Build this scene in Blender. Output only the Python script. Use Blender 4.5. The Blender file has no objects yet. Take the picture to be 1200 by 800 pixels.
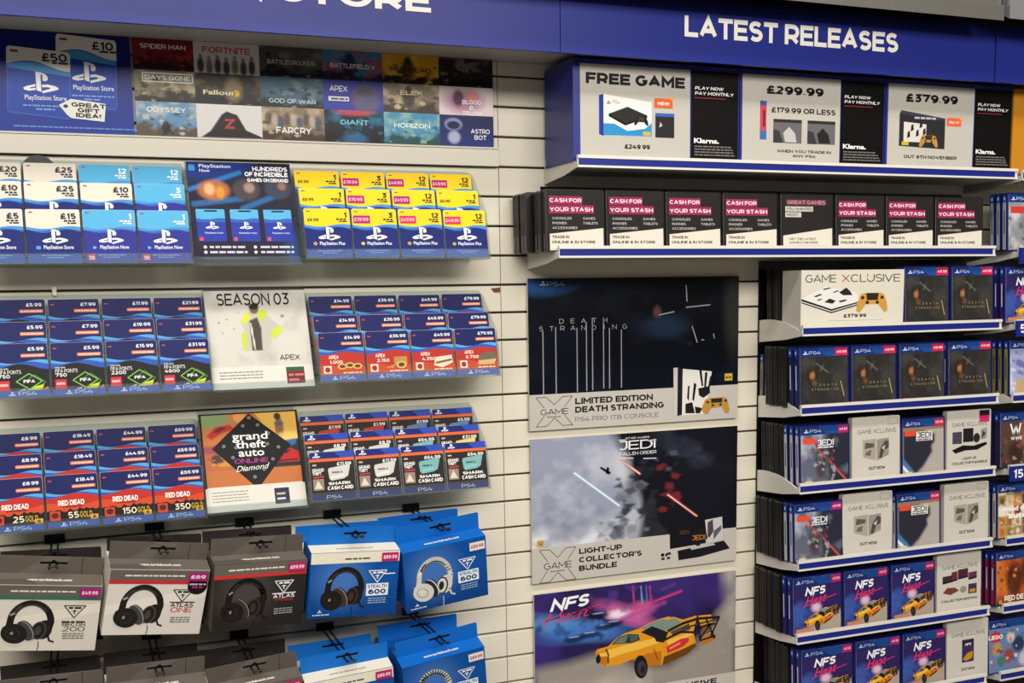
import bpy, math, random
import numpy as np
from mathutils import Matrix, Vector

random.seed(7)
SC = bpy.context.scene
COL = SC.collection

# ------------------------------------------------------------------ camera
CAM_D, CAM_H, FPX = 2.12, 1.50, 1300.0
YAW, PIT, ROL, SHY = math.radians(21.37), math.radians(7.738), math.radians(-0.943), 119.2
_cy, _sy, _cp, _sp = math.cos(YAW), math.sin(YAW), math.cos(PIT), math.sin(PIT)
CF = Vector((_sy * _cp, _cy * _cp, -_sp))
_r = Vector((_cy, -_sy, 0)); _u = _r.cross(CF)
CR = math.cos(ROL) * _r + math.sin(ROL) * _u
CU = -math.sin(ROL) * _r + math.cos(ROL) * _u
CPOS = Vector((0, -CAM_D, CAM_H))
cam = bpy.data.cameras.new('camera'); cam_ob = bpy.data.objects.new('camera', cam); COL.objects.link(cam_ob)
cam.sensor_fit = 'HORIZONTAL'; cam.sensor_width = 36; cam.lens = 36 * FPX / 1200; cam.shift_y = SHY / 1200
cam.clip_start = 0.05; cam.clip_end = 50
m3 = Matrix((CR, CU, -CF)).transposed()
cam_ob.matrix_world = Matrix.Translation(CPOS) @ m3.to_4x4()
SC.camera = cam_ob


def at(x, y, Y=0.0):
    """Photograph pixel -> (X, Z) on the plane at depth Y."""
    d = CR * ((x - 600) / FPX) - CU * ((y - 400 - SHY) / FPX) + CF
    t = (Y + CAM_D) / d.y
    p = CPOS + d * t
    return p.x, p.z


# ------------------------------------------------------------------ world, lamps, exposure
w = bpy.data.worlds.new('world'); SC.world = w; w.use_nodes = True
bg = w.node_tree.nodes['Background']; bg.inputs[0].default_value = (1.0, 0.95, 0.88, 1); bg.inputs[1].default_value = 0.15


def area(name, loc, rot, sx, sy, power, col):
    l = bpy.data.lights.new(name, 'AREA'); l.shape = 'RECTANGLE'; l.size = sx; l.size_y = sy; l.energy = power; l.color = col
    o = bpy.data.objects.new(name, l); COL.objects.link(o); o.location = loc; o.rotation_euler = rot
    return o


area('ceiling_strip_light', (0.8, -1.75, 3.9), (math.radians(24), 0, 0), 5.0, 0.35, 88, (1.0, 0.95, 0.87))
area('ceiling_panel_light', (0.2, -3.6, 2.9), (math.radians(62), 0, 0), 4.0, 0.8, 150, (1.0, 0.95, 0.87))
vs = SC.view_settings
vs.view_transform = 'Standard'; vs.look = 'None'; vs.gamma = 1; vs.exposure = -0.12; vs.use_curve_mapping = False

# ------------------------------------------------------------------ materials
def lin(c):
    r = []
    for x in c[:3]:
        x = x / 255.0
        r.append(x / 12.92 if x <= 0.04045 else ((x + 0.055) / 1.055) ** 2.4)
    return tuple(r)


MATS = {}


def mat(name, col=None, rough=0.5, metal=0.0, attr=False, noise=0.05, scale=60.0, spec=0.5, bump=0.0, coat=0.0, glassy=0.0, stretch=None):
    m = bpy.data.materials.new(name); m.use_nodes = True; MATS[name] = m
    nt = m.node_tree; N = nt.nodes; L = nt.links
    b = N['Principled BSDF']; out = N['Material Output']
    b.inputs['Roughness'].default_value = rough; b.inputs['Metallic'].default_value = metal
    b.inputs['Specular IOR Level'].default_value = spec; b.inputs['Coat Weight'].default_value = coat
    b.inputs['Coat Roughness'].default_value = 0.08
    tc = N.new('ShaderNodeTexCoord'); nz = N.new('ShaderNodeTexNoise'); nz.inputs['Scale'].default_value = scale; nz.inputs['Detail'].default_value = 3
    if stretch:
        mp = N.new('ShaderNodeMapping'); mp.inputs['Scale'].default_value = stretch
        L.new(tc.outputs['Object'], mp.inputs[0]); L.new(mp.outputs[0], nz.inputs['Vector'])
    else:
        L.new(tc.outputs['Object'], nz.inputs['Vector'])
    mr = N.new('ShaderNodeMapRange'); mr.inputs['To Min'].default_value = 1 - noise; mr.inputs['To Max'].default_value = 1 + noise
    L.new(nz.outputs['Fac'], mr.inputs[0])
    mx = N.new('ShaderNodeMix'); mx.data_type = 'RGBA'; mx.blend_type = 'MULTIPLY'; mx.inputs[0].default_value = 1.0
    if attr:
        a = N.new('ShaderNodeAttribute'); a.attribute_name = 'col'; L.new(a.outputs['Color'], mx.inputs[6])
    else:
        mx.inputs[6].default_value = lin(col) + (1,)
    L.new(mr.outputs[0], mx.inputs[7]); L.new(mx.outputs[2], b.inputs['Base Color'])
    if bump:
        bp = N.new('ShaderNodeBump'); bp.inputs['Strength'].default_value = bump; bp.inputs['Distance'].default_value = 0.002
        L.new(nz.outputs['Fac'], bp.inputs['Height']); L.new(bp.outputs[0], b.inputs['Normal'])
    if glassy:
        tr = N.new('ShaderNodeBsdfTransparent'); tr.inputs[0].default_value = lin(col) + (1,)
        ms = N.new('ShaderNodeMixShader'); lw = N.new('ShaderNodeLayerWeight'); lw.inputs[0].default_value = 0.35
        ma = N.new('ShaderNodeMath'); ma.operation = 'MULTIPLY_ADD'; ma.inputs[1].default_value = 0.16; ma.inputs[2].default_value = 1 - glassy
        L.new(lw.outputs['Facing'], ma.inputs[0]); L.new(ma.outputs[0], ms.inputs[0])
        L.new(tr.outputs[0], ms.inputs[1]); L.new(b.outputs[0], ms.inputs[2]); L.new(ms.outputs[0], out.inputs[0])
    return m


mat('print', attr=True, rough=0.45, noise=0.03, spec=0.15)
mat('print_gloss', attr=True, rough=0.32, noise=0.03, spec=0.2)
mat('slat', (224, 217, 200), rough=0.45, noise=0.035, scale=9, bump=0.05, stretch=(1, 1, 6))
mat('groove', (70, 66, 60), rough=0.6)
mat('white_board', (222, 217, 203), rough=0.4, noise=0.02)
mat('shelf_white', (224, 221, 212), rough=0.35, noise=0.02)
mat('shelf_grey', (176, 174, 164), rough=0.5, noise=0.03)
mat('strip_blue', (24, 36, 130), rough=0.35, noise=0.04)
mat('header_blue', (38, 48, 136), rough=0.35, spec=0.2, noise=0.06, scale=5)
mat('header_top', (16, 20, 72), rough=0.4)
mat('letter_white', (246, 242, 232), rough=0.45)
mat('case_blue', (14, 26, 94), rough=0.25, noise=0.05)
mat('case_black', (20, 20, 21), rough=0.3, noise=0.08)
mat('case_white', (206, 201, 190), rough=0.4, noise=0.02)
mat('box_blue', (30, 40, 128), rough=0.4, noise=0.04)
mat('box_orange', (196, 130, 20), rough=0.45, noise=0.05)
mat('black_back_shade', (14, 14, 15), rough=0.25, noise=0.1)
mat('black_metal', (16, 16, 18), rough=0.35, metal=0.2)
mat('grey_metal', (120, 118, 112), rough=0.4, metal=0.5)
mat('bright_metal', (170, 172, 176), rough=0.25, metal=0.6)
mat('acrylic', (240, 244, 244), rough=0.08, glassy=0.97, noise=0.0)
mat('floor_vinyl', (120, 114, 106), rough=0.5, noise=0.12, scale=4)
mat('carton_edge', (206, 200, 186), rough=0.6)
mat('brown_chip', (110, 64, 42), rough=0.8)

# ------------------------------------------------------------------ mesh builder
_TXT = {}


def _arc(cx, cy, rx, ry, a0, a1, n=9):
    return [(cx + rx * math.cos(math.radians(a0 + (a1 - a0) * k / n)), cy + ry * math.sin(math.radians(a0 + (a1 - a0) * k / n))) for k in range(n + 1)]


# geometric sans capitals and figures as centre lines in a unit box: (width, strokes)
GLYPH = {
    'A': (.92, [[(0, 0), (.5, 1), (1, 0)], [(.2, .3), (.8, .3)]]), 'B': (.76, [[(0, 0), (0, 1)], [(.02, 1), (.55, 1)] + _arc(.6, .77, .33, .23, 90, -90, 7) + [(.02, .54)], [(.02, .54), (.6, .54)] + _arc(.62, .27, .38, .27, 90, -90, 7) + [(.02, 0)]]),
    'C': (.86, [_arc(.52, .5, .52, .5, 48, 312, 14)]), 'D': (.84, [[(0, 0), (0, 1), (.42, 1)] + _arc(.45, .5, .55, .5, 90, -90, 10) + [(0, 0)]]), 'E': (.68, [[(1, 1), (0, 1), (0, 0), (1, 0)], [(0, .51), (.88, .51)]]),
    'F': (.66, [[(1, 1), (0, 1), (0, 0)], [(0, .48), (.88, .48)]]), 'G': (.88, [_arc(.52, .5, .52, .5, 48, 330, 14) + [(1, .46), (.62, .46)]]), 'H': (.80, [[(0, 0), (0, 1)], [(1, 0), (1, 1)], [(0, .5), (1, .5)]]), 'I': (.0, [[(.5, 0), (.5, 1)]]),
    'J': (.56, [[(.1, 1), (1, 1), (1, .3)] + _arc(.5, .3, .5, .3, 0, -140, 7)]), 'K': (.80, [[(0, 0), (0, 1)], [(.95, 1), (.02, .38)], [(.35, .58), (1, 0)]]), 'L': (.64, [[(0, 1), (0, 0), (1, 0)]]), 'M': (.98, [[(0, 0), (0, 1), (.5, .3), (1, 1), (1, 0)]]),
    'N': (.82, [[(0, 0), (0, 1), (1, 0), (1, 1)]]), 'O': (.94, [_arc(.5, .5, .5, .5, 90, 450, 20)]), 'P': (.74, [[(0, 0), (0, 1)], [(.02, 1), (.5, 1)] + _arc(.58, .67, .42, .33, 90, -90, 8) + [(.02, .34)]]), 'Q': (.94, [_arc(.5, .5, .5, .5, 90, 450, 20), [(.6, .2), (1, -.06)]]),
    'R': (.76, [[(0, 0), (0, 1)], [(.02, 1), (.5, 1)] + _arc(.58, .67, .42, .33, 90, -90, 8) + [(.02, .34)], [(.55, .34), (1, 0)]]), 'S': (.70, [_arc(.5, .755, .46, .245, 30, 250, 9) + _arc(.52, .26, .48, .26, 80, -150, 10)]), 'T': (.72, [[(0, 1), (1, 1)], [(.5, 1), (.5, 0)]]),
    'U': (.78, [[(0, 1), (0, .42)] + _arc(.5, .42, .5, .42, 180, 360, 10) + [(1, 1)]]), 'V': (.90, [[(0, 1), (.5, 0), (1, 1)]]), 'W': (1.35, [[(0, 1), (.25, 0), (.5, .92), (.75, 0), (1, 1)]]), 'X': (.84, [[(0, 0), (1, 1)], [(0, 1), (1, 0)]]), 'Y': (.84, [[(0, 1), (.5, .42), (1, 1)], [(.5, .42), (.5, 0)]]),
    'Z': (.74, [[(0, 1), (1, 1), (0, 0), (1, 0)]]), '0': (.74, [_arc(.5, .5, .5, .5, 90, 450, 18)]), '1': (.30, [[(0, .80), (.9, 1), (.9, 0)]]), '2': (.68, [_arc(.48, .7, .45, .3, 150, -25, 8) + [(0, 0), (1, 0)]]), '3': (.68, [[(.05, 1), (.92, 1), (.42, .58)] + _arc(.45, .29, .5, .29, 80, -140, 8)]),
    '4': (.80, [[(.55, 1), (0, .28), (1, .28)], [(.72, .55), (.72, 0)]]), '5': (.68, [[(.92, 1), (.16, 1), (.1, .56), (.45, .58)] + _arc(.47, .29, .5, .29, 85, -140, 8)]), '6': (.72, [_arc(.55, .5, .55, .5, 60, 180, 7) + _arc(.5, .31, .5, .31, 180, 540, 14)]), '7': (.70, [[(0, .8), (0, 1), (1, 1), (.35, 0)]]),
    '8': (.72, [_arc(.5, .76, .42, .24, 90, 450, 12), _arc(.5, .27, .5, .27, 90, 450, 12)]), '9': (.72, [_arc(.45, .5, .55, .5, 240, 360, 7) + _arc(.5, .69, .5, .31, 0, 360, 14)]), '\u00a3': (.66, [_arc(.58, .72, .36, .28, 20, 180, 7) + [(.22, .0)], [(0, 0), (1, 0)], [(0, .46), (.75, .46)]]),
    '.': (.0, [[(.5, -.02), (.5, .10)]]), ',': (.05, [[(1, .1), (0, -.12)]]), '-': (.30, [[(0, .46), (1, .46)]]), '&': (.80, [[(1, .0), (.25, .74)] + _arc(.42, .80, .24, .20, 190, -20, 7) + [(.18, .42)] + _arc(.40, .24, .40, .25, 150, 300, 6) + [(.95, .46)]]), "'": (.0, [[(.5, .72), (.5, 1)]]), '\u2019': (.0, [[(.5, .72), (.5, 1)]]),
    '!': (.0, [[(.5, .34), (.5, 1)], [(.5, -.02), (.5, .10)]]),
}


def _ribbon(P, wt, V, F):
    n = len(P); closed = n > 3 and math.hypot(P[0][0] - P[-1][0], P[0][1] - P[-1][1]) < 1e-4
    D = []
    for a, b in zip(P, P[1:]):
        L = math.hypot(b[0] - a[0], b[1] - a[1]) or 1e-6; D.append(((b[0] - a[0]) / L, (b[1] - a[1]) / L))
    base = len(V)
    for i in range(n):
        d0 = D[i - 1] if i else (D[-1] if closed else D[0]); d1 = D[i] if i < n - 1 else (D[0] if closed else D[-1])
        mx, my = -(d0[1] + d1[1]), d0[0] + d1[0]; L = math.hypot(mx, my) or 1e-6; mx, my = mx / L, my / L
        k = wt / 2 / max(mx * -d0[1] + my * d0[0], .42)
        V.append((P[i][0] + mx * k, P[i][1] + my * k)); V.append((P[i][0] - mx * k, P[i][1] - my * k))
    for i in range(n - 1):
        a = base + 2 * i; F.append((a + 1, a + 3, a + 2, a))


def stroke_text(s, wt, shear):
    V, F, Q = [], [], []; x = 0.0
    for ch in s:
        if ch == ' ':
            x += .36; continue
        gw, st = GLYPH[ch]; gw = gw * (1 - wt * .5) if gw > .2 else gw; iw = max(gw - 0, 0)
        for j, pl in enumerate(st):
            C = [(x + wt / 2 + px * iw, wt / 2 + py * (1 - wt)) for px, py in pl]
            if math.hypot(C[0][0] - C[-1][0], C[0][1] - C[-1][1]) > 1e-4:  # square caps: push loose ends at the letter's top and foot out by half a stroke
                for e, f in ((0, 1), (-1, -2)):
                    dx, dy = C[e][0] - C[f][0], C[e][1] - C[f][1]; L = math.hypot(dx, dy) or 1
                    if abs(dx) < 1e-6 and pl[e][1] in (0, 1):
                        C[e] = (C[e][0], C[e][1] + dy / L * wt / 2)
                    elif abs(dy) < 1e-6 and len(pl) < 5:
                        C[e] = (C[e][0] + dx / L * wt / 2 * (0 if pl[e][0] == .02 else 1), C[e][1])
            n0 = len(V); _ribbon(C, wt, V, F); Q += [j] * (len(V) - n0)
        x += iw + wt + .075
    V = [(a + shear * b, b, q) for (a, b), q in zip(V, Q)]
    return V, F


def text2d(s, bold=0.02, shear=0.0):
    k = (s, bold, shear)
    if k in _TXT:
        return _TXT[k]
    if all(c == ' ' or c in GLYPH for c in s) and s.strip():
        v, f = stroke_text(s, min(max(.105 + 2.3 * bold, .07), .275), shear); xs = [a[0] for a in v]
        _TXT[k] = (v, f, min(xs), max(xs), 1.0); return _TXT[k]
    cu = bpy.data.curves.new('t', 'FONT'); cu.body = s; cu.size = 1; cu.offset = bold * .8; cu.shear = shear; cu.resolution_u = 2
    ob = bpy.data.objects.new('t', cu); me = ob.to_mesh()
    v = [(q.co.x, q.co.y, 0) for q in me.vertices]; f = [tuple(p.vertices) for p in me.polygons]
    ob.to_mesh_clear(); bpy.data.objects.remove(ob); bpy.data.curves.remove(cu)
    xs = [a[0] for a in v] or [0]
    _TXT[k] = (v, f, min(xs), max(xs), .682 + 1.6 * bold)
    return _TXT[k]


class MB:
    def __init__(s):
        s.v = []; s.f = []; s.m = []; s.c = []; s.sm = []

    def face(s, pts, m, col=(255, 255, 255), smooth=False):
        b = len(s.v); s.v += [tuple(p) for p in pts]; s.f.append(tuple(range(b, b + len(pts)))); s.m.append(m); s.sm.append(smooth)
        s.c.append([lin(col)] * len(pts))

    def mesh(s, vs, fs, m, col=(255, 255, 255), smooth=False):
        b = len(s.v); s.v += [tuple(p) for p in vs]; lc = lin(col)
        for f in fs:
            s.f.append(tuple(b + i for i in f)); s.m.append(m); s.sm.append(smooth); s.c.append([lc] * len(f))

    def box(s, x0, x1, y0, y1, z0, z1, m, col=(255, 255, 255)):
        v = [(x, y, z) for z in (z0, z1) for y in (y0, y1) for x in (x0, x1)]
        s.mesh(v, [(0, 2, 3, 1), (4, 5, 7, 6), (0, 1, 5, 4), (2, 6, 7, 3), (0, 4, 6, 2), (1, 3, 7, 5)], m, col)

    def prism(s, pts, a, a0, a1, m, col=(255, 255, 255), mside=None, smooth=False):
        """pts: 2-D outline; a: the axis it is pushed along ('x': pts are (y,z); 'y': pts are (x,z); 'z': (x,y))."""
        def P(p, t):
            return (t, p[0], p[1]) if a == 'x' else (p[0], t, p[1]) if a == 'y' else (p[0], p[1], t)
        ar = sum(pts[i - 1][0] * pts[i][1] - pts[i][0] * pts[i - 1][1] for i in range(len(pts)))
        if (ar < 0) == (a != 'y'):
            pts = pts[::-1]
        n = len(pts)
        A = [P(p, a0) for p in pts]; B = [P(p, a1) for p in pts]
        if a0 > a1:
            A, B = B, A
        s.face(A[::-1], m, col); s.face(B, m, col)
        s.mesh(A + B, [(i, (i + 1) % n, n + (i + 1) % n, n + i) for i in range(n)], mside or m, col, smooth)

    def tube(s, pts, r, m, n=8):
        pts = [Vector(p) for p in pts]; rings = []; b = []
        for i, p in enumerate(pts):
            d = (pts[min(i + 1, len(pts) - 1)] - pts[max(i - 1, 0)]).normalized()
            e = Vector((0, 0, 1)) if abs(d.z) < 0.9 else Vector((1, 0, 0))
            a = d.cross(e).normalized(); c = d.cross(a)
            b += [p + r * (math.cos(t) * a + math.sin(t) * c) for t in [2 * math.pi * k / n for k in range(n)]]
        fs = [(i * n + k, i * n + (k + 1) % n, (i + 1) * n + (k + 1) % n, (i + 1) * n + k) for i in range(len(pts) - 1) for k in range(n)]
        s.mesh(b, fs, m, smooth=True)
        s.face(b[:n][::-1], m); s.face(b[-n:], m)

    def data(s, name):
        me = bpy.data.meshes.new(name); me.from_pydata(s.v, [], s.f)
        names = list(dict.fromkeys(s.m))
        for n in names:
            me.materials.append(MATS[n])
        me.polygons.foreach_set('material_index', [names.index(n) for n in s.m])
        me.polygons.foreach_set('use_smooth', s.sm)
        at_ = me.color_attributes.new('col', 'FLOAT_COLOR', 'CORNER')
        arr = np.ones((len(me.loops), 4), dtype=np.float32)
        arr[:, :3] = np.array([c for f in s.c for c in f], dtype=np.float32)
        at_.data.foreach_set('color', arr.ravel())
        me.update(); return me

    def build(s, name, parent=None, loc=None, rot=None):
        o = bpy.data.objects.new(name, s.data(name)); COL.objects.link(o)
        if parent is not None:
            o.parent = parent
        if loc is not None:
            o.location = loc
        if rot is not None:
            o.rotation_euler = rot
        return o


def tag(o, label=None, cat=None, group=None, kind=None):
    for k, v in (('label', label), ('category', cat), ('group', group), ('kind', kind)):
        if v:
            o[k] = v
    return o


def thing(name, label, cat, loc=(0, 0, 0), rot=(0, 0, 0), group=None):
    o = bpy.data.objects.new(name, None); COL.objects.link(o); o.empty_display_size = 0.02
    o.location = loc; o.rotation_euler = rot
    return tag(o, label, cat, group)


def copy_tree(o, parent=None):
    c = o.copy(); COL.objects.link(c)
    if parent is not None:
        c.parent = parent
    for ch in list(o.children):
        copy_tree(ch, c)
    return c


def rrect(x0, x1, z0, z1, r, n=4):
    p = []
    for cx, cz, a in ((x1 - r, z1 - r, 0), (x0 + r, z1 - r, 90), (x0 + r, z0 + r, 180), (x1 - r, z0 + r, 270)):
        for k in range(n + 1):
            t = math.radians(a + 90 * k / n); p.append((cx + r * math.cos(t), cz + r * math.sin(t)))
    return p


# ------------------------------------------------------------------ printed graphics
class Canvas:
    """Prints flat shapes on a face of a mesh: o = bottom-left corner, ux / vx = unit directions across and up the face, n = its outward normal."""

    def __init__(s, mb, o, ux=(1, 0, 0), vx=(0, 0, 1), n=(0, -1, 0), m='print'):
        s.mb = mb; s.o = Vector(o); s.u = Vector(ux); s.vv = Vector(vx); s.n = Vector(n); s.m = m; s.l = 1

    def P(s, u, v, l=None):
        return s.o + s.u * u + s.vv * v + s.n * (0.00014 * (s.l if l is None else l))

    def poly(s, pts, col, l=None):
        ar = sum(pts[i - 1][0] * pts[i][1] - pts[i][0] * pts[i - 1][1] for i in range(len(pts)))
        if (ar < 0) == (s.u.cross(s.vv).dot(s.n) > 0):
            pts = pts[::-1]
        s.mb.face([s.P(a, b, l) for a, b in pts], s.m, col)

    def rect(s, u0, v0, u1, v1, col, l=None):
        s.poly([(u0, v0), (u1, v0), (u1, v1), (u0, v1)], col, l)

    def rr(s, u0, v0, u1, v1, r, col, l=None):
        s.poly(rrect(u0, u1, v0, v1, r, 3), col, l)

    def disc(s, u, v, ru, rv, col, l=None, n=18, a0=0, a1=360, rot=0):
        cr, sr = math.cos(math.radians(rot)), math.sin(math.radians(rot)); p = []
        for k in range(n):
            t = math.radians(a0 + (a1 - a0) * k / n); x, y = ru * math.cos(t), rv * math.sin(t)
            p.append((u + x * cr - y * sr, v + x * sr + y * cr))
        s.poly(p, col, l)

    def line(s, pts, wd, col, l=None):
        for (a, b), (c, d) in zip(pts, pts[1:]):
            L = math.hypot(c - a, d - b) or 1; nx, ny = -(d - b) / L * wd / 2, (c - a) / L * wd / 2
            ex, ey = (c - a) / L * wd * 0.15, (d - b) / L * wd * 0.15
            s.poly([(a + nx - ex, b + ny - ey), (c + nx + ex, d + ny + ey), (c - nx + ex, d - ny + ey), (a - nx - ex, b - ny - ey)], col, l)

    def text(s, t, u, v, h, col, w=None, al='l', bold=0.025, shear=0.0, sx=1.12, l=None, slope=0.0):
        """h: capital height; w: width to fit; al: l, c or r."""
        vs_, fs, x0, x1, cap = text2d(t, bold, shear)
        k = h / cap; kx = w / max(x1 - x0, 1e-6) if w else k * sx
        W = (x1 - x0) * kx; off = {'l': 0, 'c': -W / 2, 'r': -W}[al]
        pts = []
        for x, y, q in vs_:
            xx = (x - x0) * kx + off
            pts.append(s.P(u + xx, v + y * k + slope * xx, (s.l if l is None else l) + .2 * q))
        if s.u.cross(s.vv).dot(s.n) < 0:
            fs = [f[::-1] for f in fs]
        s.mb.mesh(pts, fs, s.m, col)
        return W

    def fine(s, u0, u1, v, h, col, l=None, seed=0, al='l'):
        """A line of print too small to read: a row of short dashes."""
        r = random.Random(seed + int(1e5 * (u0 + v)))
        x = u0
        while x < u1 - h:
            d = r.uniform(1.5, 5) * h; e = min(x + d, u1)
            s.rect(x, v, e, v + h, col, l); x = e + h * 0.6

    def pic(s, u0, v0, u1, v1, art, l=None):
        C = art.c; ny, nx = C.shape[:2]; b = len(s.mb.v); L = [tuple(x) for x in C.reshape(-1, 3)]
        for j in range(ny):
            for i in range(nx):
                s.mb.v.append(tuple(s.P(u0 + (u1 - u0) * i / (nx - 1), v1 + (v0 - v1) * j / (ny - 1), l)))
        flip = s.u.cross(s.vv).dot(s.n) < 0
        for j in range(ny - 1):
            for i in range(nx - 1):
                q = [j * nx + i, (j + 1) * nx + i, (j + 1) * nx + i + 1, j * nx + i + 1]
                if flip:
                    q = q[::-1]
                s.mb.f.append(tuple(b + k for k in q)); s.mb.m.append(s.m); s.mb.sm.append(False); s.mb.c.append([L[k] for k in q])

    def wave(s, u0, u1, vtop, v, a, ph, col, l=None, cyc=1.0, vbot=None):
        """Fills from vtop (or vbot) to a wavy edge about v."""
        n = 14
        e = [(u0 + (u1 - u0) * k / n, v + a * math.sin(ph + 2 * math.pi * cyc * k / n)) for k in range(n + 1)]
        t = vtop if vbot is None else vbot
        s.poly(e + [(u1, t), (u0, t)], col, l)

    def pslogo(s, u, v, w, col, l=None):
        k = w
        P1 = [(.37, .07), (.37, .76), (.52, .73), (.64, .68), (.70, .60), (.71, .49), (.66, .42), (.56, .43), (.56, .62), (.54, .655), (.505, .65), (.505, .02)]
        S1 = [(.345, .30), (.10, .215), (.0, .15), (.03, .075), (.16, .04), (.345, .085), (.345, .165), (.22, .13), (.18, .155), (.345, .215)]
        S2 = [(.53, .285), (.70, .305), (.90, .25), (1.0, .18), (.97, .12), (.53, -.03), (.53, .06), (.74, .135), (.76, .175), (.70, .205), (.53, .19)]
        for p in (P1, S1, S2):
            s.poly([(u + a * k, v + b * k * 0.80) for a, b in p], col, l)


class Art:
    """A generic printed picture: colours on a grid, x 0..1 left to right, y 0..1 top to bottom."""

    def __init__(s, nx, ny, bg):
        s.h = ny / nx
        s.X, s.Y = np.meshgrid(np.linspace(0, 1, nx), np.linspace(0, 1, ny)); s.c = np.zeros((ny, nx, 3)) + np.array(lin(bg))

    def mix(s, mk, col):
        mk = np.clip(mk, 0, 1)[..., None]; s.c = s.c * (1 - mk) + np.array(lin(col)) * mk; return s

    def vgrad(s, y0, y1, col, a=1.0):
        return s.mix(a * np.clip((s.Y - y0) / (y1 - y0), 0, 1), col)

    def hgrad(s, x0, x1, col, a=1.0):
        return s.mix(a * np.clip((s.X - x0) / (x1 - x0), 0, 1), col)

    def ell(s, cx, cy, rx, ry, col, a=1.0, soft=0.4, rot=0.0):
        t = math.radians(rot); dx, dy = s.X - cx, (s.Y - cy) * s.h
        x, y = dx * math.cos(t) + dy * math.sin(t), -dx * math.sin(t) + dy * math.cos(t)
        d = np.sqrt((x / rx) ** 2 + (y / (ry * s.h)) ** 2)
        return s.mix(a * np.clip((1 - d) / soft + 0.5, 0, 1), col)

    def seg(s, x0, y0, x1, y1, wd, col, a=1.0, soft=0.5):
        ax, ay, bx, by = x0, y0 * s.h, x1, y1 * s.h
        t = np.clip(((s.X - ax) * (bx - ax) + (s.Y * s.h - ay) * (by - ay)) / ((bx - ax) ** 2 + (by - ay) ** 2), 0, 1)
        d = np.hypot(s.X - ax - t * (bx - ax), s.Y * s.h - ay - t * (by - ay)) / (wd / 2)
        return s.mix(a * np.clip((1 - d) / soft + 0.5, 0, 1), col)

    def poly(s, pts, col, a=1.0, soft=0.012):
        ins = np.zeros(s.X.shape, bool); dm = np.full(s.X.shape, 9.0)
        P = [(x, y * s.h) for x, y in pts]; X, Y = s.X, s.Y * s.h
        for (x0, y0), (x1, y1) in zip(P, P[1:] + P[:1]):
            c = ((y0 > Y) != (y1 > Y)) & (X < (x1 - x0) * (Y - y0) / ((y1 - y0) or 1e-9) + x0); ins ^= c
            t = np.clip(((X - x0) * (x1 - x0) + (Y - y0) * (y1 - y0)) / ((x1 - x0) ** 2 + (y1 - y0) ** 2 + 1e-12), 0, 1)
            dm = np.minimum(dm, np.hypot(X - x0 - t * (x1 - x0), Y - y0 - t * (y1 - y0)))
        sd = np.where(ins, dm, -dm)
        return s.mix(a * np.clip(sd / soft + 0.5, 0, 1), col)

    def fbm(s, sc, seed, oct=4, sx=1.0):
        r = np.random.RandomState(seed); o = np.zeros(s.X.shape); am = 1.0; tot = 0
        for k in range(oct):
            f = sc * 2 ** k; g = r.rand(int(f * s.h) + 3, int(f * sx) + 3); x, y = s.X * f * sx, s.Y * s.h * f
            i, j = x.astype(int), y.astype(int); fx, fy = x - i, y - j
            fx, fy = fx * fx * (3 - 2 * fx), fy * fy * (3 - 2 * fy)
            o += am * ((g[j, i] * (1 - fx) + g[j, i + 1] * fx) * (1 - fy) + (g[j + 1, i] * (1 - fx) + g[j + 1, i + 1] * fx) * fy); tot += am; am *= 0.55
        return o / tot

    def cloud(s, col, thr, gain, sc, seed, a=1.0, sx=1.0, mask=None):
        m = a * np.clip((s.fbm(sc, seed, sx=sx) - thr) * gain, 0, 1)
        return s.mix(m if mask is None else m * mask, col)

    def shade(s, amt, sc, seed):
        s.c = s.c * (1 + amt * 2 * (s.fbm(sc, seed) - 0.5))[..., None]; s.c = np.clip(s.c, 0, 1); return s

    def clutter(s, seed, n, cols, x0=0, y0=0, x1=1, y1=1, sz=.08, a=.85, soft=.012):
        """Small angular patches of several inks: the busy detail of a printed scene."""
        r = random.Random(seed)
        for _ in range(n):
            cx, cy, q = r.uniform(x0, x1), r.uniform(y0, y1), sz * r.uniform(.4, 1.3); t = r.uniform(0, 6.28); m = r.choice((3, 4, 4, 5))
            s.poly([(cx + q * r.uniform(.5, 1.1) * math.cos(t + 6.28 * k / m), cy + q * r.uniform(.5, 1.1) * math.sin(t + 6.28 * k / m) / s.h * .8) for k in range(m)], r.choice(cols), a, soft)
        return s

# ------------------------------------------------------------------ the setting
GZ = [1.5157 - 0.0558 * k for k in range(0, 27)] + [1.5157 + 0.0583 * k for k in range(1, 10)]
GZ = sorted(z for z in GZ if z > 0.05)
WALL_TOP = 2.14


def slat_wall(name, x0, x1):
    b = MB(); zs = [0.0] + GZ + [WALL_TOP]
    b.box(x0, x1, 0.011, 0.02, 0, WALL_TOP, 'groove')
    for a, c in zip(zs, zs[1:]):
        lo, hi = a + (0.0022 if a > 0 else 0), c - 0.0022
        b.prism([(0.011, lo), (0.011, hi), (0.0012, hi), (0, hi - 0.0012), (0, lo + 0.0012), (0.0012, lo)], 'x', x0, x1, 'slat')
    return tag(b.build(name), kind='structure')


SEAM = 0.8105
slat_wall('wall_left', -2.0, SEAM - 0.0008)
slat_wall('wall_right', SEAM + 0.0008, 3.6)
b = MB(); b.box(-3, 5, -4.5, 0.02, -0.02, 0, 'floor_vinyl'); tag(b.build('floor'), kind='structure')
b = MB(); b.box(-1.2, 0.806, -0.014, 0.0, 1.7485, 1.784, 'white_board'); b.box(-1.2, 0.806, -0.017, -0.014, 1.781, 1.784, 'white_board')
tag(b.build('trim_1'), kind='structure')
b = MB(); b.box(-2.0, 3.6, -0.192, -0.0005, 1.951, 1.958, 'shelf_grey'); tag(b.build('ceiling_soffit'), kind='structure')
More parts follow.
